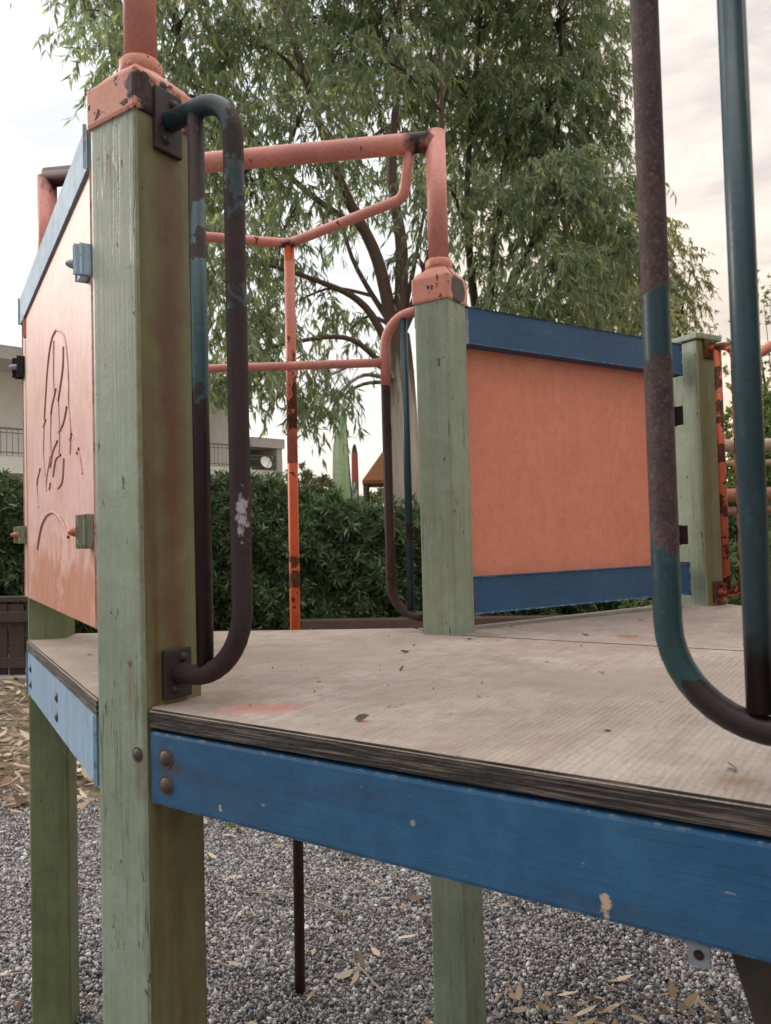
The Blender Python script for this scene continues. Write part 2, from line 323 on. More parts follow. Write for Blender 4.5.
# deck plywood: weathered, ridged along the grain
def ply_top():
    m, nt, b = newmat('weathered_plywood_top'); k = NB(nt)
    rot = (0, 0, R(33.99))
    o = k.coord('Object'); g = k.coord('Object', (1, 1, 1), rot)
    w = k.n.new('ShaderNodeTexWave'); w.wave_type = 'BANDS'; w.bands_direction = 'X'
    nt.links.new(g, w.inputs['Vector']); w.inputs['Scale'].default_value = 40; w.inputs['Distortion'].default_value = 2.2; w.inputs['Detail'].default_value = 3; w.inputs['Detail Scale'].default_value = 1.2
    gn = k.noise(k.coord('Object', (150, 9, 1), rot), 1, 6, .7)
    gn2 = k.noise(k.coord('Object', (40, 3, 1), rot, (2, 3, 0)), 1, 5, .65)
    mid = k.noise(o, 17, 6, .72, .3); big = k.noise(o, 3.2, 6, .65, .5); grit = k.noise(o, 330, 3, .7)
    col = k.ramps(big, [(.30, (.225, .175, .148)), (.48, (.32, .268, .236)), (.62, (.385, .33, .297)), (.75, (.43, .38, .35))])
    col = k.mix(k.math('MULTIPLY', k.ramp(mid, .46, .62), .60), col, (.24, .185, .155))
    col = k.mix(k.math('MULTIPLY', k.ramp(gn, .46, .64), .32), col, (.16, .12, .098))
    col = k.mix(k.math('MULTIPLY', k.ramp(gn2, .5, .7), .35), col, (.21, .165, .14))
    ridge = k.math('MULTIPLY', k.ramp(w.outputs['Fac'], .15, .75), k.ramp(k.noise(o, 2.4, 3, .5), .38, .58, (.25, .25, .25, 1), (1, 1, 1, 1)))
    col = k.mix(k.math('MULTIPLY', ridge, .13), col, (.56, .50, .45))
    col = k.mix(k.math('MULTIPLY', k.ramp(grit, .54, .68), .45), col, (.11, .085, .072))
    # dark specks, worn dents and old water rings
    sp = k.noise(k.coord('Object', (34, 60, 1), (0, 0, R(10))), 1, 5, .7)
    col = k.mix(k.math('MULTIPLY', k.ramp(sp, .66, .675), .85), col, (.06, .042, .034))
    ringn = k.noise(o, 5.2, 5, .6, .6); rg_ = k.math('SUBTRACT', 1, k.math('MULTIPLY', k.math('ABSOLUTE', k.math('SUBTRACT', ringn, .55)), 55))
    col = k.mix(k.math('MULTIPLY', k.math('MAXIMUM', rg_, 0), .22), col, (.17, .12, .09))
    for (c, r_, cc, kw) in [((-.17, 1.02, DK), .04, (.42, .15, .12), dict(soft=.7, wob=.9, wscale=60, stretch=(.5, .9, 1))), ((-.235, 1.11, DK), .09, (.17, .105, .055), dict(soft=.9, wob=.8, wscale=24)),
                            ((-.03, .93, DK), .012, (.33, .12, .10), dict(soft=.6)), ((.30, .68, DK), .035, (.17, .10, .055), dict(soft=.9, wob=.9, wscale=60)), ((.5, 1.62, DK), .03, (.3, .1, .08), dict(soft=.5, wob=.9, wscale=60)), ((-.8, 1.75, DK), .16, (.20, .165, .13), dict(soft=.9)), ((.55, 2.0, DK), .34, (.22, .185, .17), dict(soft=.9, wob=.7, wscale=14)),
                            ((.20, 1.70, DK), .12, (.18, .14, .11), dict(soft=.9, wob=.9, wscale=22)), ((-.1, 1.45, DK), .22, (.31, .24, .195), dict(soft=.9, wob=.8, wscale=10)), ((.35, 1.15, DK), .2, (.30, .25, .215), dict(soft=.9, wob=.8, wscale=10))]:  # grime patches at the post feet also paint in contact darkness
        col = k.mix(k.math('MULTIPLY', k.blob(c, r_, **kw), .65), col, cc)
    nt.links.new(col, b.inputs['Base Color']); b.inputs['Roughness'].default_value = .62; b.inputs['Specular IOR Level'].default_value = .35
    h = k.math('ADD', k.math('MULTIPLY', ridge, .45), k.math('MULTIPLY', gn, .7))
    h = k.math('ADD', h, k.math('MULTIPLY', k.noise(o, 180, 3), .3))
    nt.links.new(k.bump(h, .6, .0024), b.inputs['Normal'])
    return m
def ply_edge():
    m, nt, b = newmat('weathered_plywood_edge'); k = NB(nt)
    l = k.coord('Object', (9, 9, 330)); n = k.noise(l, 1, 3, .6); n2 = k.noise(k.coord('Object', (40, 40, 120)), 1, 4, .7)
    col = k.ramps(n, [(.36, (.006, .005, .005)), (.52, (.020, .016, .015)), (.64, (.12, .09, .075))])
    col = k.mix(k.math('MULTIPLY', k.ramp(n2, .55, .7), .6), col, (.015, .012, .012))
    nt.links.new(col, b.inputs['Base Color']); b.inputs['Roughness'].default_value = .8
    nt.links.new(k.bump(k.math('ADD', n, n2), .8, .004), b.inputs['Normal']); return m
M_ply, M_edge = ply_top(), ply_edge()

# ------------------------------------------------------------------ the play platform: one thing
plat = empty('play_platform', (.25, 1.4, 0), 'painted wooden playground platform with green posts, blue beams, orange panels and a grey plywood deck', 'play equipment')

def prism(name, poly, z0, z1, mats, parent, bevel=.003, label=None):
    bm = bmesh.new(); vs = [bm.verts.new((p[0], p[1], z0)) for p in poly]; f = bm.faces.new(vs)
    r = bmesh.ops.extrude_face_region(bm, geom=[f]); bmesh.ops.translate(bm, verts=[v for v in r['geom'] if isinstance(v, bmesh.types.BMVert)], vec=(0, 0, z1 - z0))
    bmesh.ops.recalc_face_normals(bm, faces=list(bm.faces))
    if bevel:
        top = [e for e in bm.edges if all(abs(v.co.z - z1) < 1e-5 for v in e.verts)]
        bmesh.ops.bevel(bm, geom=top, offset=bevel, segments=2, affect='EDGES')
    for fc in bm.faces: fc.normal_update(); fc.material_index = 0 if fc.normal.z > .5 else 1
    return bmobj(name, bm, mats, parent, label=label)

# deck in three boards (square and two triangles), open joints between
fr0 = NA + u33 * .003; fr1 = NA + f33 * .967 + u33 * .003
FE = fr1; FF = fr1 + u33 * .93; BK = NC + u33 * .10
sq = [fr0, FE, FF, NC + u33 * .095 - f33 * .06, NA - f33 * .065 + u33 * .09]
Bo = Vector((-.858, 1.832, 0)); Bb = Vector((-.83, 1.945, 0)); Cb = Vector((.06, 1.868, 0))
sq2 = [fr0 + f33 * .006, FE, FE + u33 * .83, NC + f33 * .0 + u33 * .012, NC - f33 * .055 + u33 * .02, A_c + u33 * .05 - f33 * .05, A_c - f33 * .02]
main = [fr0 + f33 * .006, FE, FE + u33 * .83, NC + u33 * .012, NC + u33 * .016 - f33 * .05, Cb, Bb, Bo, Bo.lerp(Vector((-.389, 1.058, 0)), .93), A_c + u33 * .02 - f33 * .03, A_c - u33 * .02 + f33 * .02]
prism('deck_board', main, DK - .024, DK, [M_ply, M_edge], plat)
tri2 = [NC + u33 * .016 - f33 * .05, NC + u33 * .016, FE + u33 * .834, Vector((1.06, 2.02, 0)), Vector((.985, 2.30, 0)), Vector((.93, 2.375, 0)), Vector((.205, 1.893, 0)), Cb + Vector((.004, -.001, 0))]
prism('deck_board', tri2, DK - .024, DK - .0003, [M_ply, M_edge], plat)

def make_post(c, theta, ztop, right_stained=True, mat=M_post, cap=True, tubez=None, z0=0.0, pw=PW):
    u, n = post_axes(theta); bm = bmesh.new(); h = pw / 2
    add_box(bm, Vector((c.x, c.y, (z0 + ztop) / 2)), (u, n, Z), (h, h, (ztop - z0) / 2), .007, 3)
    # the face turned to -n is the weather-stained one
    if right_stained:
        for f in bm.faces:
            f.normal_update()
            if f.normal.dot(-n) > .75: f.material_index = 1
    p = bmobj('post', bm, [mat, M_stain], plat)
    for poly in p.data.polygons: poly.use_smooth = False
    if cap == 'flat':
        b2 = bmesh.new(); add_box(b2, Vector((c.x, c.y, ztop + .009)), (u, n, Z), (h + .008, h + .008, .009), .004); bmobj('post_cap', b2, M_post, p)
    elif cap:
        b2 = bmesh.new(); hh = h + .004
        add_box(b2, Vector((c.x, c.y, ztop + .022)), (u, n, Z), (hh, hh, .030), .006, 2)
        # rounded shoulder that runs up to the tube ring
        rings = []
        for i, (s, zz) in enumerate([(1.0, .046), (.90, .062), (.70, .073)]):
            rg = []
            for j in range(32):
                a = 2 * math.pi * j / 32; cx, sx = math.cos(a), math.sin(a)
                sqr = hh / max(abs(cx), abs(sx)); rd = .031
                t = (1 - s) / .3; rr = (sqr * s * (1 - t * .8) + rd * 1.05 * t * .8)
                rg.append(b2.verts.new(Vector((c.x, c.y, ztop + zz)) + u * (cx * rr) + n * (sx * rr)))
            rings.append(rg)
        for i in range(2):
            for j in range(32): f = b2.faces.new((rings[i][j], rings[i][(j + 1) % 32], rings[i + 1][(j + 1) % 32], rings[i + 1][j])); f.smooth = True
        b2.faces.new(rings[2])
        bmobj('post_collar', b2, M_collar, p)
        b3 = bmesh.new()
        add_tube(b3, [Vector((c.x, c.y, ztop + .066)), Vector((c.x, c.y, ztop + .094)), Vector((c.x, c.y, ztop + .098))], [.0315, .0315, .028], 24)
        add_dome(b3, Vector((c.x, c.y, ztop + .082)) - (u * .5 + n * .2).normalized() * .0305, -(u * .5 + n * .2), .004)
        bmobj('ring_sleeve', b3, M_collar, p)
        if tubez: tube('upright_tube', [Vector((c.x, c.y, ztop + .09)), Vector((c.x, c.y, tubez))], .0235, M_coral, p, 22)
    return p
pA = make_post(A_c, 33.99, 1.774, mat=M_postA, tubez=2.30, pw=PWA)
pC = make_post(C_c, 34, 1.708, right_stained=False, tubez=2.108, pw=PWC)
pD = make_post(D_c, 60, 1.722, cap='flat')
pB = make_post(B_c, 81, 1.68, right_stained=False, mat=M_postB, pw=.088, tubez=2.085)
pE = make_post(E_c, 33.99, 1.762, tubez=2.30)
pF = make_post(F_c, 33, 1.72, cap='flat')

def bolts(parent, pts, n, r=.0095, mat=M_bolt):
    for p in pts:
        bm = bmesh.new(); add_dome(bm, Vector(p), n, r, .55)
        add_tube(bm, [Vector(p) - Vector(n) * .002, Vector(p) + Vector(n) * .0012], r * 1.28, 16)
        bmobj('bolt', bm, mat, parent)

# front beam between A and E, flush with the left face of A
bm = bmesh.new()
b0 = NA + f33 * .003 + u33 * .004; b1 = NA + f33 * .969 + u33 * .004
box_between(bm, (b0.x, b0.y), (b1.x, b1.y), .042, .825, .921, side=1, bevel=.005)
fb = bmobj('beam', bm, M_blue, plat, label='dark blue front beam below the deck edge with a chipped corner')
out = -u33
bolts(fb, [NA + f33 * .036 + u33 * .004 + Z * z for z in (.889, .854)], out, .0105)
bolts(fb, [NA + f33 * .90 + u33 * .004 + Z * z for z in (.889, .854)], out, .0105)
bolts(pA, [NA - f33 * .016 + Z * .888], out, .008)
# bracket hanging below the beam and the dark brace beside it
bm = bmesh.new(); q = NA + f33 * .683 + u33 * .05
t = bmesh.new()
ring = []
w2, h2, hole = .0095, .0095, .0036
cz = .793
outer = [(-w2, -h2), (w2, -h2), (w2, h2), (-w2, h2)]
seg = 24
vo, vi = [], []
for j in range(seg):
    a = 2 * math.pi * j / seg + math.pi / 4; cx, sx = math.cos(a), math.sin(a); s = 1 / max(abs(cx), abs(sx))
    for lst, (xx, yy) in ((vo, (cx * s * w2, sx * s * h2)), (vi, (cx * hole, sx * hole))):
        lst.append((xx, yy))
def face_ring(bmx, base, ax, ay, nrm, th):
    A = [[bmx.verts.new(base + ax * x + ay * y + nrm * d) for (x, y) in vo] for d in (0, th)]
    B = [[bmx.verts.new(base + ax * x + ay * y + nrm * d) for (x, y) in vi] for d in (0, th)]
    for j in range(seg):
        k2 = (j + 1) % seg
        bmx.faces.new((A[0][j], B[0][j], B[0][k2], A[0][k2])); bmx.faces.new((A[1][j], A[1][k2], B[1][k2], B[1][j]))
        bmx.faces.new((A[0][j], A[0][k2], A[1][k2], A[1][j])); bmx.faces.new((B[0][j], B[1][j], B[1][k2], B[0][k2]))
face_ring(bm, q + Z * cz, f33, Z, u33, .004)
add_box(bm, q + Z * (cz + .015) + u33 * .012, (f33, u33, Z), (w2, .014, .002), .0008, 1); add_box(bm, q + Z * (cz + .032) + u33 * .001, (f33, u33, Z), (w2 * .9, .002, .022), .0005, 1)
bmesh.ops.recalc_face_normals(bm, faces=list(bm.faces)); t.free()
ab = bmobj('angle_bracket', bm, M_galv, plat)
bm = bmesh.new(); add_dome(bm, q + Z * (cz + .001) - u33 * .0005, -u33, .0046, .5); bmobj('bolt', bm, M_rust, ab)  # dark dome added to fill the hole, its darkness painted in
bm = bmesh.new()
s0 = NA + f33 * .735 + u33 * .08 + Z * .86; s1 = NA + f33 * .985 + u33 * .08 + Z * .02
d = (s1 - s0).normalized(); w = u33.copy(); w = (w - d * w.dot(d)).normalized(); sidev = d.cross(w)
add_box(bm, (s0 + s1) / 2 + sidev * -.05 * 0 , (d, w, sidev), ((s1 - s0).length / 2, .02, .045), .004)
bmobj('brace', bm, M_dark, plat, label='dark unpainted timber brace under the right end of the front beam')

# side beam A-B
def shift(a, b, off):
    d = (b - a).normalized(); return a + Vector((-d.y, d.x, 0)) * off
Lb0 = Vector((-.425, 1.118, 0)); Lb1 = Vector((-.858, 1.838, 0))
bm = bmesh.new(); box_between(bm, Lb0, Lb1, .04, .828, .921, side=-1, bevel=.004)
sb = bmobj('beam', bm, M_pale, plat, label='pale blue beam on the left side')
nb = Vector((-(Lb1 - Lb0).y, (Lb1 - Lb0).x, 0)).normalized()
bolts(sb, [Lb0.lerp(Lb1, .45) + Z * z for z in (.889, .853)], nb, .008)
bolts(sb, [Lb0.lerp(Lb1, .93) + Z * z for z in (.889, .853)], nb, .008)
# back beams (seen only from the side)
for a, b in ((Bb, Cb), (Vector((.205, 1.893, 0)), Vector((.89, 2.345, 0)))):
    bm = bmesh.new(); box_between(bm, a + (b - a) * .06, b, .04, .828, .922, side=-1); bmobj('beam', bm, M_navy, plat)
bm = bmesh.new(); box_between(bm, FE + u33 * .03 - f33 * .03, FE + u33 * .80 - f33 * .03, .04, .828, .922); bmobj('beam', bm, M_navy, plat)
bm = bmesh.new(); box_between(bm, A_c + u33 * .05, C_c - u33 * .05, .04, .84, .922); bmobj('joist', bm, M_dark, plat)
bm = bmesh.new(); box_between(bm, C_c + f33 * .05, F_c - f33 * .05, .04, .84, .922); bmobj('joist', bm, M_dark, plat)

# barrier C-D
P0 = Vector((.180, 1.826, 0)); P1 = Vector((.843, 2.2466, 0)); pd = (P1 - P0).normalized(); pn = Vector((pd.y, -pd.x, 0))   # pn points to the camera side
bm = bmesh.new(); box_between(bm, P0, P1, .018, 1.01, 1.675, bevel=.002)
pan = bmobj('panel', bm, M_orange, plat, label='plain orange panel between the centre post and the far right post')
def plank(z0, z1, nm):
    bm = bmesh.new(); c = (P0 + P1) / 2 + pn * .0265 + Z * ((z0 + z1) / 2)
    add_box(bm, c, (pd, pn, Z), ((P1 - P0).length / 2 - .001, .0165, (z1 - z0) / 2), .004)
    c2 = (P0 + P1) / 2 - pn * .0265 + Z * ((z0 + z1) / 2)
    add_box(bm, c2, (pd, pn, Z), ((P1 - P0).length / 2 - .001, .0165, (z1 - z0) / 2), .004)
    return bmobj(nm, bm, M_navy, pan)
plank(1.618, 1.706, 'rail'); plank(.987, 1.073, 'rail')
for z in (1.50, 1.155):
    bm = bmesh.new()
    add_box(bm, P1 - pd * .013 + pn * .014 + Z * z, (pd, pn, Z), (.0125, .004, .026), .003)
    add_box(bm, P1 - pd * .003 + pn * .027 + Z * z, (pd, pn, Z), (.0025, .015, .026), .001)
    add_dome(bm, P1 - pd * .014 + pn * .018 + Z * z, pn, .008, .8)
    bmobj('bracket', bm, M_rust, pan)

# barrier A-B with the pale rail and carved drawing
Q0 = Vector((-.418, 1.110, 0)); Q1 = Vector((-.886, 1.890, 0)); qd = (Q1 - Q0).normalized(); qn = Vector((-qd.y, qd.x, 0))       # qn points outward (to the left)
LQ = (Q1 - Q0).length
bm = bmesh.new(); box_between(bm, Q0, Q1, .018, 1.052, 1.722, side=-1, bevel=.0025)
panL = bmobj('panel', bm, M_pink, plat, label='pale pink orange panel with carved line drawing on the left side')
bm = bmesh.new(); c = (Q0 + Q1) / 2 - qn * .008 + Z * 1.752; add_box(bm, c, (qd, qn, Z), (LQ / 2, .014, .028), .005); bmobj('rail', bm, M_rail, panL)
M_groove = plain('dark_carved_groove', (.40, .20, .165), .7, .3, 60)
M_groove2 = plain('worn_carved_groove', (.54, .33, .29), .7, .3, 60)
def carve(pts, mat, r=.0022):
    P = [Q0 + qd * s + qn * .0005 + Z * z for s, z in pts]
    # smooth the stroke
    out = []
    for i in range(len(P) - 1):
        p0, p1, p2, p3 = P[max(i - 1, 0)], P[i], P[i + 1], P[min(i + 2, len(P) - 1)]
        for j in range(6):
            t = j / 6; out.append(.5 * ((2 * p1) + (p2 - p0) * t + (2 * p0 - 5 * p1 + 4 * p2 - p3) * t * t + (3 * p1 - p0 - 3 * p2 + p3) * t ** 3))
    out.append(P[-1]); V, F = tube_arrays(out, r, 6); return V, F, mat
strokes = {'d': [], 'l': []}
def st(k, pts): strokes[k].append(pts)
DRAW = [('d', [(.62, 1.40), (.56, 1.58), (.50, 1.655), (.44, 1.665)]), ('l', [(.44, 1.665), (.34, 1.60), (.30, 1.48), (.30, 1.36)]), ('d', [(.35, 1.57), (.36, 1.50), (.42, 1.41)]),
        ('l', [(.62, 1.40), (.64, 1.28), (.62, 1.18)]), ('l', [(.47, 1.64), (.48, 1.52), (.47, 1.44)]), ('d', [(.45, 1.46), (.50, 1.42), (.52, 1.39)]), ('d', [(.60, 1.39), (.64, 1.375)]),
        ('l', [(.52, 1.39), (.53, 1.30), (.52, 1.22)]), ('d', [(.32, 1.36), (.36, 1.32), (.42, 1.30)]), ('l', [(.42, 1.41), (.41, 1.30), (.42, 1.22)]), ('d', [(.44, 1.275), (.50, 1.25), (.54, 1.20)]),
        ('l', [(.54, 1.24), (.60, 1.16), (.60, 1.12)]), ('d', [(.40, 1.22), (.46, 1.215), (.50, 1.16)]), ('d', [(.70, 1.22), (.74, 1.19), (.76, 1.16)]), ('l', [(.76, 1.18), (.75, 1.12), (.73, 1.07)]),
        ('d', [(.36, 1.20), (.38, 1.13), (.44, 1.11)]), ('d', [(.54, 1.14), (.56, 1.12)]), ('l', [(.30, 1.36), (.28, 1.28), (.29, 1.2)]), ('l', [(.26, 1.25), (.20, 1.19), (.17, 1.12)]), ('d', [(.27, 1.26), (.29, 1.245)]), ('d', [(.20, 1.20), (.22, 1.19)])]
# drawing runs to the upper half of the panel; stretch it to the panel's height
def mapd(p): return (.10 + (p[0] - .17) * .95, 1.255 + (p[1] - 1.07) * .53)
arch = [(.66, 1.165), (.60, 1.208), (.51, 1.232), (.41, 1.234), (.31, 1.216), (.24, 1.185)]
for key, mat in (('d', M_groove), ('l', M_groove2)):
    VV, FF = [], []
    for kx, pts in DRAW:
        if kx != key: continue
        V, F, _ = carve([mapd(p) for p in pts], mat, .0024 if key == 'd' else .0018); o = len(VV); VV += V; FF += [tuple(i + o for i in f) for f in F]
    if key == 'd':
        V, F, _ = carve(arch, mat, .0034); o = len(VV); VV += V; FF += [tuple(i + o for i in f) for f in F]
    strokes[key] = None; bigmesh('carved_lines', [tuple(v) for v in VV], FF, mat, panL, True)
for s, z, sz, mat in ((.012, 1.19, .022, M_brk), (.006, 1.585, .02, M_rail), (LQ - .012, 1.20, .018, M_brk), (LQ - .012, 1.61, .022, M_rust)):
    bm = bmesh.new(); add_box(bm, Q0 + qd * (s + .012 if s < .3 else s) + qn * .009 + Z * z, (qd, qn, Z), (.020, .006, sz), .003)
    add_box(bm, Q0 + qd * (s if s < .3 else s + .01) + qn * .003 + Z * z, (qd, qn, Z), (.004, .02, sz), .002)
    br = bmobj('bracket', bm, mat, panL)
    bm = bmesh.new(); add_dome(bm, Q0 + qd * (s + .022 if s < .3 else s) + qn * .014 + Z * z, qn, .008, 2.4)
    bmobj('bolt', bm, M_redbolt if z < 1.4 else M_galv, br)

# grab handles
def handle(base, d, z0, z1, d1, d2, mat, mat2, r1=.0128, r2=.0108, rb=.085, rt=.05, plate=True, platemat=M_rust, ptop=(.02, .045)):
    base = Vector((base[0], base[1], 0)); d = d.normalized(); side = Vector((-d.y, d.x, 0))
    pts = [base + d * .002 + Z * z1, base + d * d1 + Z * z1, base + d * d1 + Z * z0, base + d * .002 + Z * z0]
    o = tube('handle', fillet(pts, [0, rt, rb, 0], 10), r1, mat, plat, 20)
    bm = bmesh.new(); add_tube(bm, [base + d * d2 + Z * (z0 + .004 + (rb > .06) * .012), base + d * d2 + Z * (z1 - .004)], r2, 18); bmobj('inner_bar', bm, mat2, o)
    if plate:
        for zz, hz in ((z0, .034), (z1, ptop[1])):
            bm = bmesh.new(); add_box(bm, base + d * .004 + Z * zz, (d, side, Z), (.004, .024, hz), .0025)
            add_dome(bm, base + d * .008 + side * .008 + Z * (zz + hz * .62), d, .007, .8); add_dome(bm, base + d * .008 + side * -.006 + Z * (zz - hz * .62), d, .007, .8)
            bmobj('mounting_plate', bm, platemat, o)
    return o
hbA = NA + u33 * .052
hA = handle((hbA.x, hbA.y), f33, .99, 1.766, .132, .061, M_hA, M_hB2, r1=.0138, r2=.0115, rb=.095, rt=.06)
hbE = E_c - f33 * (PW / 2) - u33 * (PW / 2 - .055)
handle((hbE.x, hbE.y), -f33, .995, 1.772, .133, .058, M_hE, M_hE2, r1=.0128, r2=.0118, rb=.092, rt=.055)
dC = az(-57); hbC = NC + az(-57) * PWC + az(33) * .045
hC = handle((hbC.x, hbC.y), dC, .985, 1.70, .110, .055, M_hC, M_hB, r1=.0115, r2=.009, rb=.075, rt=.075)
dD = az(150); hbD = ND + az(60) * .05
hD = handle((hbD.x, hbD.y), dD, .985, 1.695, .085, .03, M_hD, M_hD, r1=.0115, r2=.0105, rb=.055, rt=.045, platemat=M_hDp, ptop=(.02, .028))
# coral upper end of the centre handle (paint still on)
ptsC = fillet([Vector((hbC.x, hbC.y, 1.70)) + dC * .002, Vector((hbC.x, hbC.y, 1.70)) + dC * .110, Vector((hbC.x, hbC.y, 1.535)) + dC * .110], [0, .075, 0], 10)
tube('painted_bend', ptsC, .0119, M_coral, hC, 18)
# guard bar between the handles at B and C, rail from D handle to F
gz = 1.592
g0 = Vector((hbC.x, hbC.y, gz)) + dC * .110; g1 = Vector((B_c.x + .16, B_c.y + .03, gz + .01))
tube('guard_bar', [g0, g1], .0105, M_coral, plat, 18)
fh = F_c + az(-20) * .12
tube('guard_bar', [Vector((hbD.x, hbD.y, 1.618)) + dD * .085, Vector((F_c.x + .035, F_c.y + .045, 1.624))], .0112, M_coral, plat, 18, label='orange guard bar at the far right opening')

# overhead frame between C and B, and the slide pole
zt = 2.088
tube('overhead_bar', [Vector((C_c.x, C_c.y, zt)), Vector((B_c.x, B_c.y, zt - .002))], .0235, M_coral, plat, 22)
ap = Vector((-.236, 2.008, 1.952))
dl = (Vector((B_c.x, B_c.y, 0)) - Vector((C_c.x, C_c.y, 0))).normalized()
s = Vector((C_c.x, C_c.y, zt)) + dl * .058; e = Vector((B_c.x, B_c.y, zt - .002)) - dl * .058
k1 = Vector((.062, 1.79, 1.968)); k2 = Vector((e.x - .0, e.y + .02, 1.968))
tube('bent_bar', fillet([s, k1, ap + Vector((.0, 0, 0)), k2, e], [0, .03, .05, .03, 0], 8), .0125, M_coral, plat, 18)
po = tube('slide_pole', [ap + Z * -.006, Vector((-.242, 2.008, .955)), Vector((-.251, 2.008, -.05))], .0135, M_pole, plat, 18)
tube('painted_pole_section', [ap + Z * -.05, Vector((-.2395, 2.008, 1.37))], .0138, M_poletop, po, 18)

# ------------------------------------------------------------------ ground
def ground_mat():
    m, nt, b = newmat('dry_ground'); k = NB(nt); o = k.coord('Object')
    n = k.noise(o, 9, 6, .7); f = k.noise(o, 60, 5, .7)
    col = k.ramps(n, [(.3, (.10, .078, .05)), (.5, (.19, .15, .095)), (.7, (.27, .215, .14))])
    col = k.mix(k.ramp(f, .35, .75), col, (.31, .25, .17), 'MULTIPLY') if False else k.mix(k.math('MULTIPLY', k.ramp(f, .4, .7), .5), col, (.05, .04, .03))
    nt.links.new(col, b.inputs['Base Color']); b.inputs['Roughness'].default_value = .95
    nt.links.new(k.bump(k.math('ADD', n, f), .8, .02), b.inputs['Normal']); return m
def gravel_mat():
    m, nt, b = newmat('gravel_bed'); k = NB(nt); o = k.coord('Object')
    v = k.n.new('ShaderNodeTexVoronoi'); nt.links.new(o, v.inputs['Vector']); v.inputs['Scale'].default_value = 85
    sep = k.n.new('ShaderNodeSeparateColor'); nt.links.new(v.outputs['Color'], sep.inputs[0])
    col = k.ramps(sep.outputs[0], [(0, (.05, .05, .055)), (.5, (.15, .145, .15)), (1, (.32, .31, .30))])
    nt.links.new(col, b.inputs['Base Color']); b.inputs['Roughness'].default_value = .9
    inv = k.math('SUBTRACT', 1, v.outputs['Distance'])
    nt.links.new(k.bump(inv, 1, .01), b.inputs['Normal']); return m
M_ground, M_gravel = ground_mat(), gravel_mat()
bm = bmesh.new(); vs = [bm.verts.new(p) for p in ((-150, -60, 0), (150, -60, 0), (150, 240, 0), (-150, 240, 0))]; bm.faces.new(vs)
tag(bmobj('ground', bm, M_ground), kind='structure')
def edgeY(x): return 3.42 + .16 * math.sin(x * 1.7 + .6) + .08 * math.sin(x * 5.1) - .22 * x * .5
bm = bmesh.new(); N = 60; top = []; bot = []
for i in range(N + 1):
    x = -6 + 12 * i / N; top.append(bm.verts.new((x, edgeY(x), .004))); bot.append(bm.verts.new((x, -4, .004)))
for i in range(N): bm.faces.new((bot[i], bot[i + 1], top[i + 1], top[i]))
tag(bmobj('gravel_bed', bm, M_gravel), kind='structure')

# pebbles (stuff)
ico = bmesh.new(); bmesh.ops.create_icosphere(ico, subdivisions=1, radius=1); IV = np.array([v.co[:] for v in ico.verts]); ico.verts.index_update(); IF = np.array([[v.index for v in f.verts] for f in ico.faces]); ico.free()
def rotmats(n):
    q = rng.normal(size=(n, 4)); q /= np.linalg.norm(q, axis=1)[:, None]; w, x, y, z = q.T
    return np.stack([np.stack([1 - 2 * (y * y + z * z), 2 * (x * y - z * w), 2 * (x * z + y * w)], -1), np.stack([2 * (x * y + z * w), 1 - 2 * (x * x + z * z), 2 * (y * z - x * w)], -1), np.stack([2 * (x * z - y * w), 2 * (y * z + x * w), 1 - 2 * (x * x + y * y)], -1)], -2)
n = 380000
px = rng.uniform(-2.3, 2.1, n); py = rng.uniform(1.55, 4.0, n)
eY = np.array([edgeY(x) for x in px]); keep = (py < eY + rng.normal(0, .10, n)) & (np.abs(px + .1) < py * .62 + .1)
px, py = px[keep], py[keep]; n = len(px)
sz = np.clip(rng.lognormal(math.log(.0034), .42, n), .0018, .0115)
sc = np.stack([rng.uniform(.8, 1.3, n), rng.uniform(.7, 1.1, n), rng.uniform(.5, .85, n)], -1) * sz[:, None]
V = IV[None] * (1 + rng.normal(0, .10, (n, 12, 1))) * sc[:, None, :]
V = np.einsum('nij,nkj->nki', rotmats(n), V)
lump = .016 * np.sin(px * 4.1 + py * 2.2) + .012 * np.sin(px * 9 - py * 7) + .007 * np.sin(px * 23 + py * 17)
V += np.stack([px, py, .006 + rng.uniform(0, .012, n) + np.clip(lump, -.004, .03)], -1)[:, None]
Fp = (IF[None] + (np.arange(n) * 12)[:, None, None]).reshape(-1, 3)
m, nt, b = newmat('grey_pebbles'); k = NB(nt); g = k.n.new('ShaderNodeNewGeometry')
nt.links.new(k.ramps(g.outputs['Random Per Island'], [(0, (.06, .06, .066)), (.25, (.15, .145, .155)), (.55, (.27, .26, .268)), (.85, (.41, .395, .39)), (1, (.60, .575, .55))]), b.inputs['Base Color']); b.inputs['Roughness'].default_value = .8
tag(bigmesh('gravel_stones', V.reshape(-1, 3), Fp, m), 'loose grey pebbles spread under the platform', 'gravel', kind='stuff')

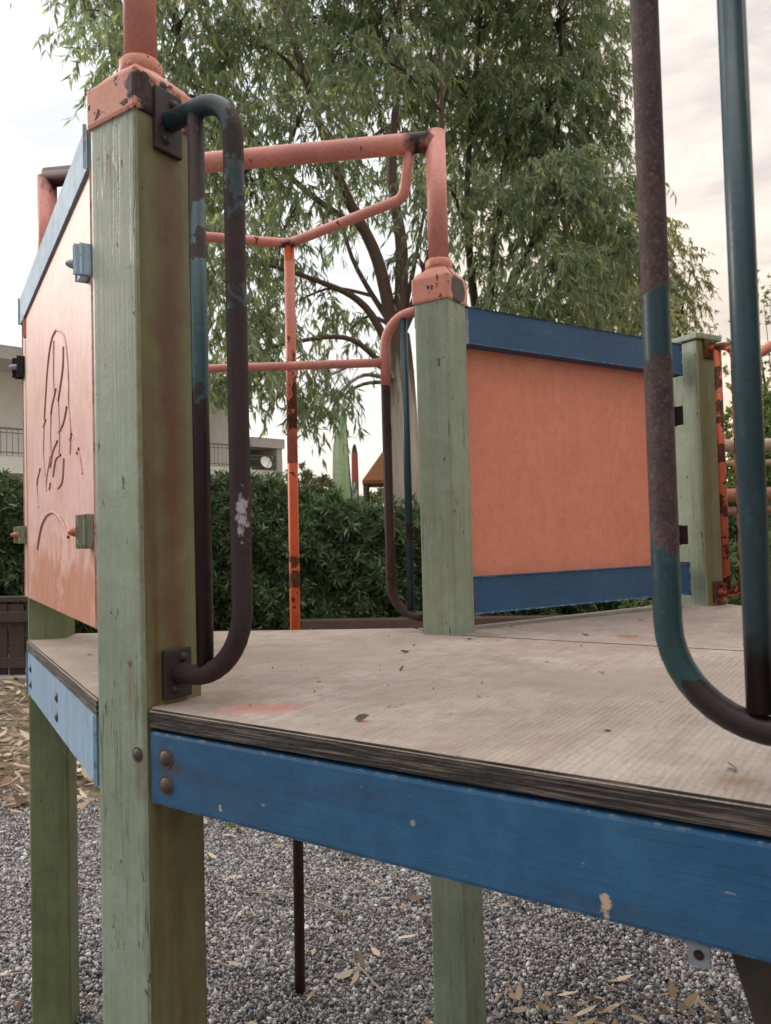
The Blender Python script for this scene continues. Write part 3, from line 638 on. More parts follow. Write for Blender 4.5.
# fallen leaves (stuff): curled lance shapes
def leaves_on_ground(px, py, L, Wd, zbase):
    n = len(px); yaw = rng.uniform(0, 2 * math.pi, n); curl = rng.uniform(-.35, .5, n); tilt = rng.normal(0, .25, n); roll = rng.normal(0, .5, n)
    s = np.array([-.5, -.2, .15, .5]); wd = np.array([.08, 1, .85, .05])
    V = np.zeros((n, 8, 3))
    for i in range(4):
        for j, sg in enumerate((-1, 1)):
            lx = s[i] * L; ly = sg * wd[i] * Wd / 2 + curl * .12 * L * (1 - 4 * s[i] ** 2)
            lz = ly * np.sin(roll) * .8 + s[i] * L * np.sin(tilt) + np.abs(curl) * L * .35 * (s[i] ** 2)
            V[:, i * 2 + j] = np.stack([px + lx * np.cos(yaw) - ly * np.sin(yaw), py + lx * np.sin(yaw) + ly * np.cos(yaw), lz], -1)
    V[:, :, 2] += (zbase - V[:, :, 2].min(1))[:, None] if np.ndim(zbase) else zbase - V[:, :, 2].min(1)[:, None]
    F = np.array([[0, 2, 3, 1], [2, 4, 5, 3], [4, 6, 7, 5]])
    return V.reshape(-1, 3), (F[None] + (np.arange(n) * 8)[:, None, None]).reshape(-1, 4)
n = 15000; lx = rng.uniform(-6, 3.2, n); ly = 2.95 + np.abs(rng.normal(0, 1, n)) * 2.6
eY = np.array([edgeY(x) for x in lx]); pk = 1 / (1 + np.exp(-(ly - eY - .05) / .11)); keep = (rng.uniform(size=n) < pk) & (ly < 10.5)
lx, ly = lx[keep], ly[keep]
n2 = 420; l2 = rng.uniform(-2, 1.9, n2); y2 = rng.uniform(1.7, 3.5, n2)
n3 = 60; l3 = rng.normal(.50, .17, n3); y3 = rng.normal(1.85, .06, n3)
l3 = np.concatenate([l3, rng.normal(.05, .1, 10)]); y3 = np.concatenate([y3, rng.normal(2.35, .2, 10)])
zz = np.concatenate([.004 + rng.uniform(0, .03, len(lx)), .016 + rng.uniform(0, .012, n2), .02 + rng.uniform(0, .03, len(l3))])
ax_, ay_ = np.concatenate([lx, l2, l3]), np.concatenate([ly, y2, y3]); n = len(ax_)
LL = rng.uniform(.05, .13, n); LL[len(lx):len(lx) + n2] *= .5; LL[len(lx) + n2:] *= rng.uniform(.25, .62, n - len(lx) - n2); V, F = leaves_on_ground(ax_, ay_, LL, rng.uniform(.12, .28, n) * LL + .004, zz)
M_litter = leafmat('dry_leaf', [(0, (.085, .05, .03)), (.3, (.20, .13, .085)), (.6, (.33, .245, .17)), (.88, (.47, .385, .29)), (1, (.58, .50, .40))], .1, .8)
tag(bigmesh('leaf_litter', V, F, M_litter), 'dry tan leaves strewn over gravel and soil', 'leaf litter', kind='stuff')
# twigs
TV, TF = [], []
for i in range(150):
    if i < 30: x, y = random.uniform(-1.6, 1.6), random.uniform(1.9, 3.5)
    else: x, y = random.uniform(-4.5, 2), random.uniform(3.4, 6.5)
    a = random.uniform(0, math.pi); L = random.uniform(.06, .25); d = Vector((math.cos(a), math.sin(a), random.uniform(-.03, .06)))
    p = Vector((x, y, .03)); Vt, Ft = tube_arrays([p, p + d * L * .5 + Vector((0, 0, .006)), p + d * L], [.003, .0025, .001], 5); o = len(TV); TV += [tuple(v) for v in Vt]; TF += [tuple(q + o for q in f) for f in Ft]
tag(bigmesh('twigs', TV, TF, plain('grey_twig', (.26, .2, .15), .8)), 'small dry twigs lying on the gravel and leaves', 'twigs', kind='stuff')
# crumbs on the deck
cp = [(-.035, .934), (.02, 1.28), (.24, .86), (.12, 1.05), (.33, 1.2), (.31, .71), (-.11, 1.2), (.27, 1.32), (.05, 1.55), (.42, 1.65), (.52, 1.63), (.23, 1.6), (-.6, 1.55), (-.62, 1.72), (-.45, 1.7), (.0, 1.72), (.62, 1.9), (.36, 1.9), (.03, 1.47), (.17, 1.63), (.2, 1.76), (.29, 1.83)]
cp += [(random.uniform(-.25, .75), random.uniform(.95, 1.75)) for _ in range(70)]; cp = [c for c in cp if c[1] > 1.05 - .674 * (c[0] + .3) + .03 and c[1] < 1.75 + .3 * c[0]]
cl = np.array([random.uniform(.008, .02) if i < 20 else random.uniform(.003, .008) for i, _ in enumerate(cp)]); cl[5] = .018; cl[0] = .018
V, F = leaves_on_ground(np.array([c[0] for c in cp]), np.array([c[1] for c in cp]), cl, cl * .45, np.full(len(cp), DK + .0012))
tag(bigmesh('deck_debris', V, F, leafmat('brown_crumbs', [(0, (.04, .025, .018)), (.8, (.1, .06, .04)), (1, (.5, .45, .4))], .05, .8)), 'tiny brown leaf crumbs lying on the plywood deck', 'leaf litter', kind='stuff')
# a few green sprigs by the litter
def tuft(pts):
    V, F = [], []
    for (x, y) in pts:
        for i in range(14):
            a = random.uniform(0, 6.28); h = random.uniform(.05, .13); d = Vector((math.cos(a), math.sin(a), 0)); s = Vector((-d.y, d.x, 0)) * .003
            p = Vector((x, y, .01)) + d * random.uniform(0, .03); o = len(V)
            V += [tuple(p - s), tuple(p + s), tuple(p + d * h * .35 + Z * h * .7 + s), tuple(p + d * h * .35 + Z * h * .7 - s), tuple(p + d * h * .8 + Z * h), tuple(p + d * h * .8 + Z * h + s * .1)]
            F += [(o, o + 1, o + 2, o + 3), (o + 3, o + 2, o + 5, o + 4)]
    return V, F
V, F = tuft([(-.66, 3.25), (-.62, 3.3), (-.7, 3.32), (-1.9, 4.1), (-2.9, 5.4), (-3.0, 5.2), (-2.7, 5.8), (-2.2, 4.9)] + [(-.66 + random.gauss(0, .05), 3.3 + random.gauss(0, .08)) for _ in range(6)])
tag(bigmesh('grass_tufts', V, F, leafmat('grass_blade', [(0, (.06, .09, .025)), (1, (.16, .19, .06))], .3)), 'sparse green grass tufts at the gravel edge', 'grass', kind='stuff')

# ------------------------------------------------------------------ low fence, edging, log rails
M_fence = paint('dark_brown_stained_timber', (.05, .03, .026), dirt=(.025, .016, .014), dirt_amt=.7, chip=(.1, .07, .055), chip_amt=.3, rough=.7, seed=20)
fen = empty('slat_fence', (-4.4, 6.9, 0), 'low dark brown picket fence of upright slats in front of the left hedge', 'fence')
for i in range(23):
    x = -6.6 + i * .158; y = 6.84 + (x + 3.35) * -.10
    bm = bmesh.new(); add_box(bm, Vector((x, y, .345 + random.uniform(-.006, .006))), (Vector((1, -.1, 0)).normalized(), Vector((.1, 1, 0)).normalized(), Z), (.07, .011, .325), .004); bmobj('slat', bm, M_fence, fen)
for z in (.16, .56):
    bm = bmesh.new(); box_between(bm, (-6.75, 6.84 + .34 - .03), (-2.98, 6.803 - .03 - .037 + .03), .03, z - .045, z + .045, side=-1); bmobj('rail', bm, M_fence, fen)
bm = bmesh.new(); box_between(bm, (-6.75, 7.20), (-2.98, 6.82), .09, .69, .735); bmobj('top_board', bm, M_fence, fen)
bm = bmesh.new(); box_between(bm, (-6.75, 7.08), (-2.98, 6.70), .16, .0, .05); tag(bmobj('kerb_board', bm, plain('grey_weathered_board', (.30, .26, .23), .8, .3, 12)), 'grey weathered board lying along the foot of the picket fence', 'board')
bm = bmesh.new(); box_between(bm, (-1.10, 9.90), (3.2, 9.45), .16, 0, .15, bevel=.02)
tag(bmobj('timber_edging', bm, paint('reddish_brown_sleeper', (.085, .05, .04), dirt=(.05, .03, .025), chip=(.2, .14, .1), chip_amt=.5, rough=.8, seed=22, streak=4, streak_z=30)), 'reddish brown timber sleeper along the foot of the hedge', 'edging')

M_log = paint('bare_log_wood', (.36, .26, .19), dirt=(.16, .10, .07), dirt_amt=.7, chip=(.1, .06, .04), chip_amt=.6, rough=.7, seed=24, streak=5, streak_z=5)
M_redlog = paint('reddish_log_wood', (.26, .12, .075), dirt=(.12, .06, .04), dirt_amt=.7, chip=(.1, .06, .04), chip_amt=.6, rough=.7, seed=25, streak=5, streak_z=5)
lg = empty('log_rail_fence', (3.6, 6.0, 0), 'tall rustic fence of round log rails at the right edge', 'fence')
for z, r_, mt in ((1.79, .05, M_log), (1.415, .055, M_redlog), (1.30, .03, M_redlog), (1.66, .022, M_log)):
    tube('rail', [Vector((2.45, 5.75, z)), Vector((3.4, 5.9, z + .012)), Vector((4.6, 6.1, z - .005))], [r_ * .95, r_, r_ * 1.05], mt, lg, 14)
for x in (3.25, 4.4):
    tube('post', [Vector((x, 5.97 + (x - 3) * .16, 0)), Vector((x, 5.97 + (x - 3) * .16, 1.95))], [.075, .065], M_redlog, lg, 14)

# ------------------------------------------------------------------ foliage
def unit(v): return v / np.maximum(np.linalg.norm(v, axis=-1, keepdims=True), 1e-9)
def leaf_quads(P, Dv, Nn, L, W):
    """lance leaf per row: base P, direction Dv, face normal Nn; folded into two quads"""
    side = unit(np.cross(Dv, Nn)); Nn = np.cross(side, Dv); n = len(P)
    V = np.empty((n, 6, 3))
    V[:, 0] = P; V[:, 1] = P + Dv * L[:, None] * .38 + side * W[:, None] * .5 + Nn * W[:, None] * .15
    V[:, 2] = P + Dv * L[:, None] * .38 - side * W[:, None] * .5 + Nn * W[:, None] * .15
    V[:, 3] = P + Dv * L[:, None] * .42 - Nn * W[:, None] * .08
    V[:, 4] = P + Dv * L[:, None] * .75 + Nn * W[:, None] * -.25; V[:, 5] = P + Dv * L[:, None] + Nn * (-L[:, None] * .10)
    F = np.array([[0, 1, 3, 2], [1, 5, 4, 3], [2, 3, 4, 5]])
    V[:, 4] = (V[:, 3] + V[:, 5]) / 2
    return V.reshape(-1, 3), (F[None] + (np.arange(n) * 6)[:, None, None]).reshape(-1, 4)
M_bark = None
def bark(name, c1, c2, dark, zsplit):
    m, nt, b = newmat(name); k = NB(nt); o = k.coord('Object'); st_ = k.coord('Object', (9, 9, .9)); n = k.noise(st_, 1, 5, .65, .5)
    sx = k.n.new('ShaderNodeSeparateXYZ'); nt.links.new(o, sx.inputs[0])
    hz = k.math('ADD', k.math('MULTIPLY', k.math('SUBTRACT', sx.outputs[2], zsplit), .5), k.math('MULTIPLY', n, 1.3))
    pale = k.mix(k.ramp(n, .4, .65), c1, c2)
    col = k.mix(k.ramp(hz, .45, .95), pale, dark)
    nt.links.new(col, b.inputs['Base Color']); b.inputs['Roughness'].default_value = .85
    nt.links.new(k.bump(n, .7, .03), b.inputs['Normal']); return m

def eucalyptus(name, label, base, trunk_pts, trunk_rad, limbs, clumps, barkm, leafm, per=130, leafL=(.15, .26), seed=1):
    rg = np.random.default_rng(seed); rd = random.Random(seed)
    root = empty(name, base, label, 'tree', None)
    TV, TF = [], []
    def addt(pts, rad, sides):
        V, F = tube_arrays(pts, rad, sides); o = len(TV); TV.extend([tuple(v) for v in V]); TF.extend([tuple(i + o for i in f) for f in F])
    def smooth(pts, m=5):
        P = [Vector(p) for p in pts]; out = []
        for i in range(len(P) - 1):
            p0, p1, p2, p3 = P[max(i - 1, 0)], P[i], P[i + 1], P[min(i + 2, len(P) - 1)]
            for j in range(m):
                t = j / m; out.append(.5 * ((2 * p1) + (p2 - p0) * t + (2 * p0 - 5 * p1 + 4 * p2 - p3) * t * t + (3 * p1 - p0 - 3 * p2 + p3) * t ** 3))
        out.append(P[-1]); return out
    tp = smooth(trunk_pts); addt(tp, [trunk_rad[0] + (trunk_rad[1] - trunk_rad[0]) * i / (len(tp) - 1) for i in range(len(tp))], 14)
    nodes = []                                     # (point, radius) where twigs may start
    for pts, r0, r1 in limbs:
        sp = smooth(pts, 6); rs = [r0 + (r1 - r0) * i / (len(sp) - 1) for i in range(len(sp))]
        addt(sp, rs, 9); nodes += [(sp[i], rs[i]) for i in range(len(sp))]
    LP, LD, LN, LLn = [], [], [], []
    for (x, y, z, r, kk) in clumps:
        c = Vector((x, y, z))
        # a branch from the best limb node below the clump
        best = min(nodes, key=lambda q: (q[0] - c).length + (1.2 * max(0, q[0].z - c.z + .3)))
        br = min(best[1] * .75, .07); d = c - best[0]; mid = best[0] + d * .5 + Vector((rd.uniform(-.12, .12), rd.uniform(-.12, .12), .12)) * d.length
        sp = smooth([best[0], mid, c], 5); addt(sp, [br + (.018 - br) * i / (len(sp) - 1) for i in range(len(sp))], 7)
        ns = max(4, int(per * kk * (r / .8) ** 2 * .16))
        for s_ in range(ns):
            v = rg.normal(size=3); v /= np.linalg.norm(v); rr = r * (.35 + .75 * rg.random() ** .6)
            o = np.array([x, y, z]) + v * rr * np.array([1, 1, .85])
            st_p = sp[rd.randrange(len(sp) // 2, len(sp))]
            tw = Vector(o)
            if s_ % 5 == 0:
                mm = (st_p + tw) / 2 + Vector((0, 0, .12)); addt([st_p, mm, tw], [.012, .008, .004], 4)
            # hanging spray: a drooping twig set with leaves
            dirv = np.array([v[0] * .6 + rg.normal(0, .35), v[1] * .6 + rg.normal(0, .35), -.35 + rg.normal(0, .3)]); tl = rg.uniform(.35, .75)
            nl = rg.integers(13, 22); t = np.sort(rg.random(nl))
            p = o[None] + dirv[None] * t[:, None] * tl; p[:, 2] -= tl * .55 * t ** 2
            ld = np.stack([rg.normal(0, .42, nl) + dirv[0] * .3, rg.normal(0, .42, nl) + dirv[1] * .3, -1 + rg.normal(0, .38, nl)], -1)
            LP.append(p); LD.append(unit(ld)); LN.append(unit(rg.normal(size=(nl, 3)))); LLn.append(rg.uniform(*leafL, nl))
    bigmesh('trunk', TV, TF, barkm, root, True)
    LP, LD, LN, LLn = map(np.concatenate, (LP, LD, LN, LLn))
    V, F = leaf_quads(LP, LD, LN, LLn, LLn * rg.uniform(.14, .25, len(LLn)))
    bigmesh('crown', V, F, leafm, root)
    return root, len(LP)

T1 = [(-4.55, 12.34, 9.94, 0.5, 0.7), (-3.87, 11.75, 8.71, 0.64, 0.7), (-4.79, 13.04, 11.68, 1.02, 1), (-3.06, 11.98, 9.48, 0.93, 1), (-2.83, 11.59, 8.03, 0.68, 1), (-2.14, 13.07, 9.76, 1.1, 1), (-1.07, 15.34, 11.63, 1.2, 1), (0.54, 14.82, 11.44, 1.25, 1), (-2.75, 14.67, 7.96, 0.91, 1.2), (-2.38, 12.28, 5.22, 0.73, 1.2), (-2.53, 13.66, 4.5, 0.72, 1.1), (-1.51, 12.52, 3.75, 0.49, 1), (-0.75, 12.06, 3.42, 0.32, .8), (-0.8, 11.77, 3.69, 0.34, 0.6), (-1.22, 12.24, 7.96, 0.8, 0.8), (-0.75, 15.38, 8.13, 0.8, 0.5), (0.49, 14.95, 9.61, 1.01, 0.8), (-0.6, 14.85, 5.22, 0.67, 0.4), (-1.55, 14.82, 5.83, 0.77, 0.45), (0.61, 12.15, 6.72, 0.54, 0.5), (-1.29, 12.66, 6.83, 0.66, 0.6), (-4.11, 14.06, 13.63, 1.64, 0.8), (-1.73, 14.52, 13.57, 1.79, 0.8), (0.62, 15.06, 14.17, 1.86, 0.8), (-2.36, 15.17, 16.86, 2.36, 0.6), (0.54, 11.68, 13.51, 1.82, 0.6), (-3.06, 13.97, 8.58, 0.73, 1.2), (-2.22, 14.26, 6.62, 0.67, 0.8), (0.73, 13.53, 6.08, 0.53, 0.35), (-2.59, 12.08, 6.04, 0.56, 1.2), (-2.93, 13.38, 3.95, 0.45, 0.9), (-1.77, 11.69, 4.39, 0.55, 0.7), (-0.58, 15.41, 11.04, 0.8, 1), (-0.12, 15.11, 9.1, 0.71, 0.6), (-0.86, 13.71, 3.62, 0.22, .8), (0.19, 12.62, 9.15, 0.66, 0.8)]
T2 = [(2.38, 16.8, 12.19, 1.53, 1), (3.7, 15.32, 11.49, 1.19, 1), (4.92, 16.68, 12.5, 0.76, 0.8), (2.28, 16.53, 10.01, 1.33, 1), (3.38, 15.04, 9.58, 1.17, 1.1), (4.18, 14.62, 9.91, 0.65, 0.9), (4.57, 15.44, 9.25, 0.64, 0.9), (2.36, 14.7, 7.34, 0.92, 0.9), (3.34, 13.51, 7.27, 0.91, 1.2), (4.37, 14.14, 7.34, 0.66, 1.1), (4.76, 16.38, 7.12, 0.98, 1.2), (3.0, 12.99, 5.65, 0.74, 1), (2.31, 13.0, 5.33, 0.64, 0.5), (4.89, 15.56, 5.78, 0.77, 1.1), (3.49, 14.03, 5.17, 0.66, 0.9), (1.91, 15.15, 6.44, 0.55, 0.35), (2.68, 14.87, 13.55, 1.84, 0.8), (4.19, 14.31, 12.64, 0.93, 0.7), (3.55, 17.19, 18.78, 2.68, 0.6), (4.51, 13.66, 6.21, 0.53, 1), (1.56, 14.62, 9.98, 0.76, 0.8), (1.23, 13.69, 7.59, 0.6, 0.5), (3.16, 15.58, 8.85, 0.81, 1)]
T3 = [(8.98, 23.33, 9.59, 0.79, 1), (9.61, 23.57, 9.04, 0.61, 0.8), (9.73, 24.74, 8.62, 0.84, 1), (8.62, 23.46, 8.56, 0.91, 1), (8.79, 24.18, 10.39, 0.82, 1), (8.9, 25.21, 8.12, 0.98, 1), (9.24, 22.8, 7.27, 0.41, 0.7), (7.6, 24.5, 8.2, 1.2, .8), (7.8, 24.2, 6.6, 1.1, .8), (7.2, 25, 10, 1.2, .8), (8.6, 24.5, 6.2, .9, .8)]
STOPS = [(0, (.08, .11, .07)), (.35, (.145, .19, .125)), (.7, (.215, .265, .18)), (.92, (.31, .345, .20)), (1, (.55, .47, .17))]
M_leaf = leafmat('eucalyptus_leaf', STOPS, .5, .5)
M_leaf3 = leafmat('yellowish_leaf', [(0, (.07, .075, .03)), (.5, (.14, .14, .055)), (1, (.30, .25, .08))], .4, .5)
B1 = bark('peeling_pale_bark', (.50, .46, .40), (.33, .28, .23), (.10, .062, .048), 3.7)
B2 = bark('dark_bark', (.14, .105, .085), (.09, .065, .05), (.05, .038, .03), 2)
t1, n1 = eucalyptus('eucalyptus_tree', 'large leafy eucalyptus with pale peeling trunk and forked limbs behind the hedge', (.28, 13.5, 0),
    [(.26, 13.5, -.2), (.34, 13.5, 1.5), (.36, 13.5, 2.7), (.33, 13.5, 3.94), (.28, 13.5, 4.74)], (.30, .23),
    [([(.27, 13.5, 4.5), (-.02, 13.45, 6.06), (-.57, 13.4, 7.28), (-1.02, 13.4, 8.65), (-1.6, 13.3, 10.8), (-2.0, 13.6, 13.5)], .13, .03), ([(.3, 13.5, 4.5), (.41, 13.6, 6.26), (.28, 13.9, 7.89), (.49, 14.3, 10.43), (.5, 14.2, 13.5)], .14, .03),
     ([(.28, 13.5, 4.6), (.81, 13.4, 5.8), (1.12, 13.3, 7.32), (1.19, 13.2, 9.68)], .10, .025), ([(.28, 13.5, 4.2), (-.26, 13.3, 5.2), (-1.06, 13.0, 5.58), (-2.29, 12.7, 5.9)], .09, .02),
     ([(-.25, 13.4, 6.6), (-1.2, 13.2, 7.2), (-2.6, 12.6, 8.4), (-4.0, 12.3, 9.5)], .07, .02), ([(.27, 13.5, 3.9), (-.5, 13.2, 4.6), (-1.5, 12.9, 4.5), (-2.4, 13.1, 4.3)], .06, .018), ([(.2, 13.5, 4.9), (-.5, 14.2, 6.4), (-.8, 14.9, 8.0)], .06, .02), ([(.28, 13.5, 4.6), (.55, 13.9, 5.7), (.95, 14.2, 7.6)], .07, .02)],
    T1, B1, M_leaf, 660, seed=3)
# knot on the trunk
t2, n2_ = eucalyptus('eucalyptus_tree', 'second drooping eucalyptus with several dark stems rising behind the orange panel', (2.0, 15, 0),
    [(1.95, 15, -.2), (2.03, 15, 2.83), (2.05, 15, 4.5)], (.22, .15),
    [([(2.05, 15, 4.3), (1.82, 15, 6.19), (1.80, 15.1, 8.19), (2.1, 15.4, 10.6), (2.3, 15.6, 13)], .10, .025), ([(2.05, 15, 4.4), (2.56, 14.9, 5.97), (3.2, 14.9, 7.35), (3.68, 15, 9.75), (3.8, 15.2, 12.5)], .11, .025), ([(2.06, 15, 4.1), (3.14, 14.7, 5.56), (4.17, 14.8, 6.93), (4.7, 15.2, 9)], .08, .02),
     ([(2.05, 15, 4.4), (2.2, 14.8, 6.3), (2.55, 15.2, 8.6), (2.9, 15.5, 11)], .09, .02)], T2, B2, M_leaf, 780, seed=5)
t3, n3_ = eucalyptus('broadleaf_tree', 'far yellowish leafy tree at the right end of the treeline', (8.4, 24.3, 0),
    [(8.3, 24.3, -.2), (8.35, 24.3, 3), (8.4, 24.3, 5.2)], (.28, .18), [([(8.4, 24.3, 5), (8.6, 24.2, 7), (8.9, 24, 9.4)], .12, .03), ([(8.4, 24.3, 5), (7.8, 24.5, 7.5), (7.3, 24.8, 9.8)], .11, .03), ([(8.4, 24.3, 5), (9.2, 24.2, 6.6), (9.6, 24, 8.6)], .08, .03)],
    T3, B2, M_leaf3, 330, (.16, .28), seed=6)
print('leaves', n1, n2_, n3_)

def rosette_cloud(C, N, per, Lr, Wf, rg):
    """rosettes of narrow leaves at centres C with outward axis N"""
    n = len(C); N = unit(N + rg.normal(0, .35, N.shape)); a = unit(np.cross(N, rg.normal(size=N.shape))); b = np.cross(N, a)
    ang = (np.arange(per)[None] * 2.399 + rg.uniform(0, 6.28, (n, 1)))
    op = rg.uniform(.35, 1.25, (n, per))
    D = (a[:, None] * np.cos(ang)[..., None] + b[:, None] * np.sin(ang)[..., None]) * np.sin(op)[..., None] + N[:, None] * np.cos(op)[..., None]
    D[..., 2] -= .12; D = unit(D)
    P = np.repeat(C[:, None], per, 1) + rg.normal(0, .012, (n, per, 3)); Nn = np.repeat(N[:, None], per, 1) + rg.normal(0, .25, (n, per, 3))
    L = rg.uniform(*Lr, (n, per)).ravel()
    return leaf_quads(P.reshape(-1, 3), D.reshape(-1, 3), unit(Nn.reshape(-1, 3)), L, L * Wf)
# hedge: follows a line behind the fence, uneven top
def hedge_front(x): return np.interp(x, [-8, -4.6, -3.2, -2.2, 0, 4.5, 9], [8.3, 8.4, 9.4, 10.2, 10.2, 9.9, 9.0])
def hedge_h(x): return np.interp(x, [-8, -4.5, -4.0, -2.3, -1.5, -.75, .45, 1.5, 9], [1.85, 1.84, 1.85, 1.98, 1.80, 1.62, 1.40, 1.4, 1.45]) + .05 * np.sin(x * 7) + .04 * np.sin(x * 17 + 1)
rg = np.random.default_rng(12)
hd = empty('hedge', (-.5, 10.6, 0), 'dense dark green clipped hedge with rosettes of narrow leaves behind the platform', 'hedge')
n = 9500; x = rg.uniform(-7.5, 7, n); v = rg.random(n)
front = rg.random(n) < .72
h = hedge_h(x); zz = np.where(front, .04 + (h - .08) * v, h + rg.normal(0, .035, n)); lum = .15 * np.sin(x * 4.3 + zz * 3) * np.cos(zz * 5 - x) + .07 * np.sin(x * 11 + zz * 8)
yy = np.where(front, hedge_front(x) + rg.normal(0, .06, n) + lum + .18 * np.clip((zz / h - .75) / .25, 0, 1) ** 2, hedge_front(x) + .15 + rg.random(n) * 1.0)
sp_ = rg.random(n) < .30; zz = np.where(sp_ & ~front, zz + rg.uniform(.03, .20, n) * (.4 + .6 * (np.sin(x * 3.1) > 0)), zz)
C = np.stack([x, yy, zz], -1); Nrm = np.where(front[:, None], np.array([[0, -1, .45]]), np.array([[0, -.35, 1.]]))
V, F = rosette_cloud(C, Nrm, 12, (.08, .155), .24, rg)
M_hedge = leafmat('hedge_leaf', [(0, (.022, .042, .02)), (.4, (.045, .082, .036)), (.8, (.085, .14, .062)), (1, (.16, .21, .09))], .18, .38)
bigmesh('foliage', V, F, M_hedge, hd)
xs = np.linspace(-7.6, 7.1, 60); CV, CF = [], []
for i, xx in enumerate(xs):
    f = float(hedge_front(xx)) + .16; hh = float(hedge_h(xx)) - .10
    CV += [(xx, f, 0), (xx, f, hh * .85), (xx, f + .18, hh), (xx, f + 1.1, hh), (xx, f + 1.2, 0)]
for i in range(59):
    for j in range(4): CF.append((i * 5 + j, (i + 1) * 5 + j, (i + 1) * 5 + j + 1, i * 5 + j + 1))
bigmesh('dark_filler_core', CV, CF, plain('hedge_filler_dark', (.018, .022, .012), .9, .4, 14, 0, 1), hd)  # added dark filler shell, paints the hedge's inside dark and blocks see-through

def bush(name, label, c, rad, n, stops, Lr=(.06, .12), seed=1, trans=.35, per=9, cat='shrub', Wf=.4):
    rg = np.random.default_rng(seed); root = empty(name, (c[0], c[1], 0), label, cat)
    v = unit(rg.normal(size=(n, 3))); rr = (.45 + .6 * rg.random((n, 1)) ** .5) * (1 + .22 * np.sin(v[:, :1] * 5 + seed) * np.cos(v[:, 2:] * 6 + seed * 2))
    C = np.array(c)[None] + v * rr * np.array(rad)[None]; C[:, 2] = np.maximum(C[:, 2], .05)
    V, F = rosette_cloud(C, v + np.array([0, 0, .3]), per, Lr, Wf, rg); bigmesh('foliage', V, F, leafmat(name + '_leaf', stops, trans), root)
    TV, TF = [], []
    for i in range(26):
        q = C[rg.integers(n)]; Vt, Ft = tube_arrays([Vector((c[0] + rg.normal(0, .05), c[1] + rg.normal(0, .05), 0)), Vector(((c[0] + q[0]) / 2, (c[1] + q[1]) / 2, q[2] * .55)), Vector(q)], [.03, .02, .006], 5)
        o = len(TV); TV += [tuple(p) for p in Vt]; TF += [tuple(k_ + o for k_ in f) for f in Ft]
    bigmesh('stems', TV, TF, B2, root, True); return root
bush('shrub', 'brownish olive shrub behind the hedge beside the green feather flag', (-1.55, 15.2, 1.35), (.75, .7, 1.15), 900, [(0, (.06, .055, .025)), (.5, (.12, .105, .05)), (1, (.24, .19, .08))], (.08, .16), 3)
bush('shrub', 'bright yellow green shrub rising behind the hedge at the white building corner', (-2.15, 15.6, 1.2), (.5, .6, .95), 500, [(0, (.10, .14, .03)), (.6, (.2, .26, .05)), (1, (.36, .38, .08))], (.08, .15), 4)
bush('shrub', 'light green shrub under the orange canopy roof beside the pale trunk', (.05, 18.6, 1.2), (.75, .6, 1.35), 700, [(0, (.08, .11, .035)), (.6, (.17, .22, .07)), (1, (.33, .36, .12))], (.08, .16), 5)
bush('shrub', 'tall fresh green bush behind the log fence at the right edge', (6.6, 12.2, 1.6), (1.5, 1.1, 1.95), 2600, [(0, (.04, .07, .02)), (.5, (.10, .155, .04)), (1, (.22, .28, .07))], (.09, .16), 6)
bush('shrub', 'low dark green shrub below the log fence rails', (4.1, 7.6, .45), (1.6, .6, .75), 1500, [(0, (.03, .05, .018)), (.5, (.06, .10, .03)), (1, (.14, .18, .06))], (.06, .12), 7)
bush('small_tree', 'sparse thin-leaved tree top showing at the far right edge', (10.2, 19.5, 5.7), (1.5, 1.2, 2.1), 420, [(0, (.07, .08, .03)), (.5, (.14, .14, .06)), (1, (.28, .24, .1))], (.08, .15), 8, cat='tree')

# ------------------------------------------------------------------ white apartment building
def stucco(name, c): return plain(name, c, .85, .06, 3, 0, .05)
M_white, M_grey, M_glass = stucco('white_render', (.88, .87, .86)), stucco('grey_render', (.52, .50, .49)), None
M_glass, _nt, _b = newmat('dark_window_glass'); _b.inputs['Base Color'].default_value = (.02, .025, .03, 1); _b.inputs['Roughness'].default_value = .08
M_rl = plain('grey_painted_steel', (.16, .16, .17), .5, .2, 20)
M_alu = plain('aluminium_frame', (.5, .5, .5), .4, .1, 20, .5)
bd = empty('apartment_building', (-6.5, 22, 0), 'white modern apartment building with grey-railed balconies at the left behind the hedge', 'building')
fdir = Vector((5.6, 5.4, 0)).normalized(); fn = Vector((fdir.y, -fdir.x, 0))        # fn points to the street (towards the camera)
O0 = Vector((-8.98, 18, 0))
def bb(name, s0, s1, d0, d1, z0, z1, mat, parent=bd, bev=.01):
    bm = bmesh.new(); c = O0 + fdir * ((s0 + s1) / 2) + fn * ((d0 + d1) / 2) + Z * ((z0 + z1) / 2)
    add_box(bm, c, (fdir, fn, Z), ((s1 - s0) / 2, abs(d1 - d0) / 2, (z1 - z0) / 2), bev, 1); return bmobj(name, bm, mat, parent)
E1 = 6.98
bb('wall', -9, E1 - .02, -9, -1.5, 0, 5.63, M_white)
bb('roof', -9.2, E1 + .03, -9.2, .05, 5.632, 5.94, M_grey)
bb('balcony_slab', -9.1, E1, -1.498, 0, 2.93, 3.34, M_white)
bb('partition_wall', E1 - .26, E1 - .03, -1.497, -.06, 3.342, 5.63, M_white)
bb('wing_wall', E1 + .02, E1 + 1.1, -9, -1.6, 0, 3.98, M_grey)
bb('wing_roof', E1 + .034, E1 + 1.2, -9, .05, 3.99, 4.27, M_grey)
bb('wing_slab', E1 + .004, E1 + 1.1, -1.598, 0, 2.72, 3.30, M_white)
bb('wing_pier', E1 + .93, E1 + 1.12, -1.5, .02, 0, 3.985, M_grey)
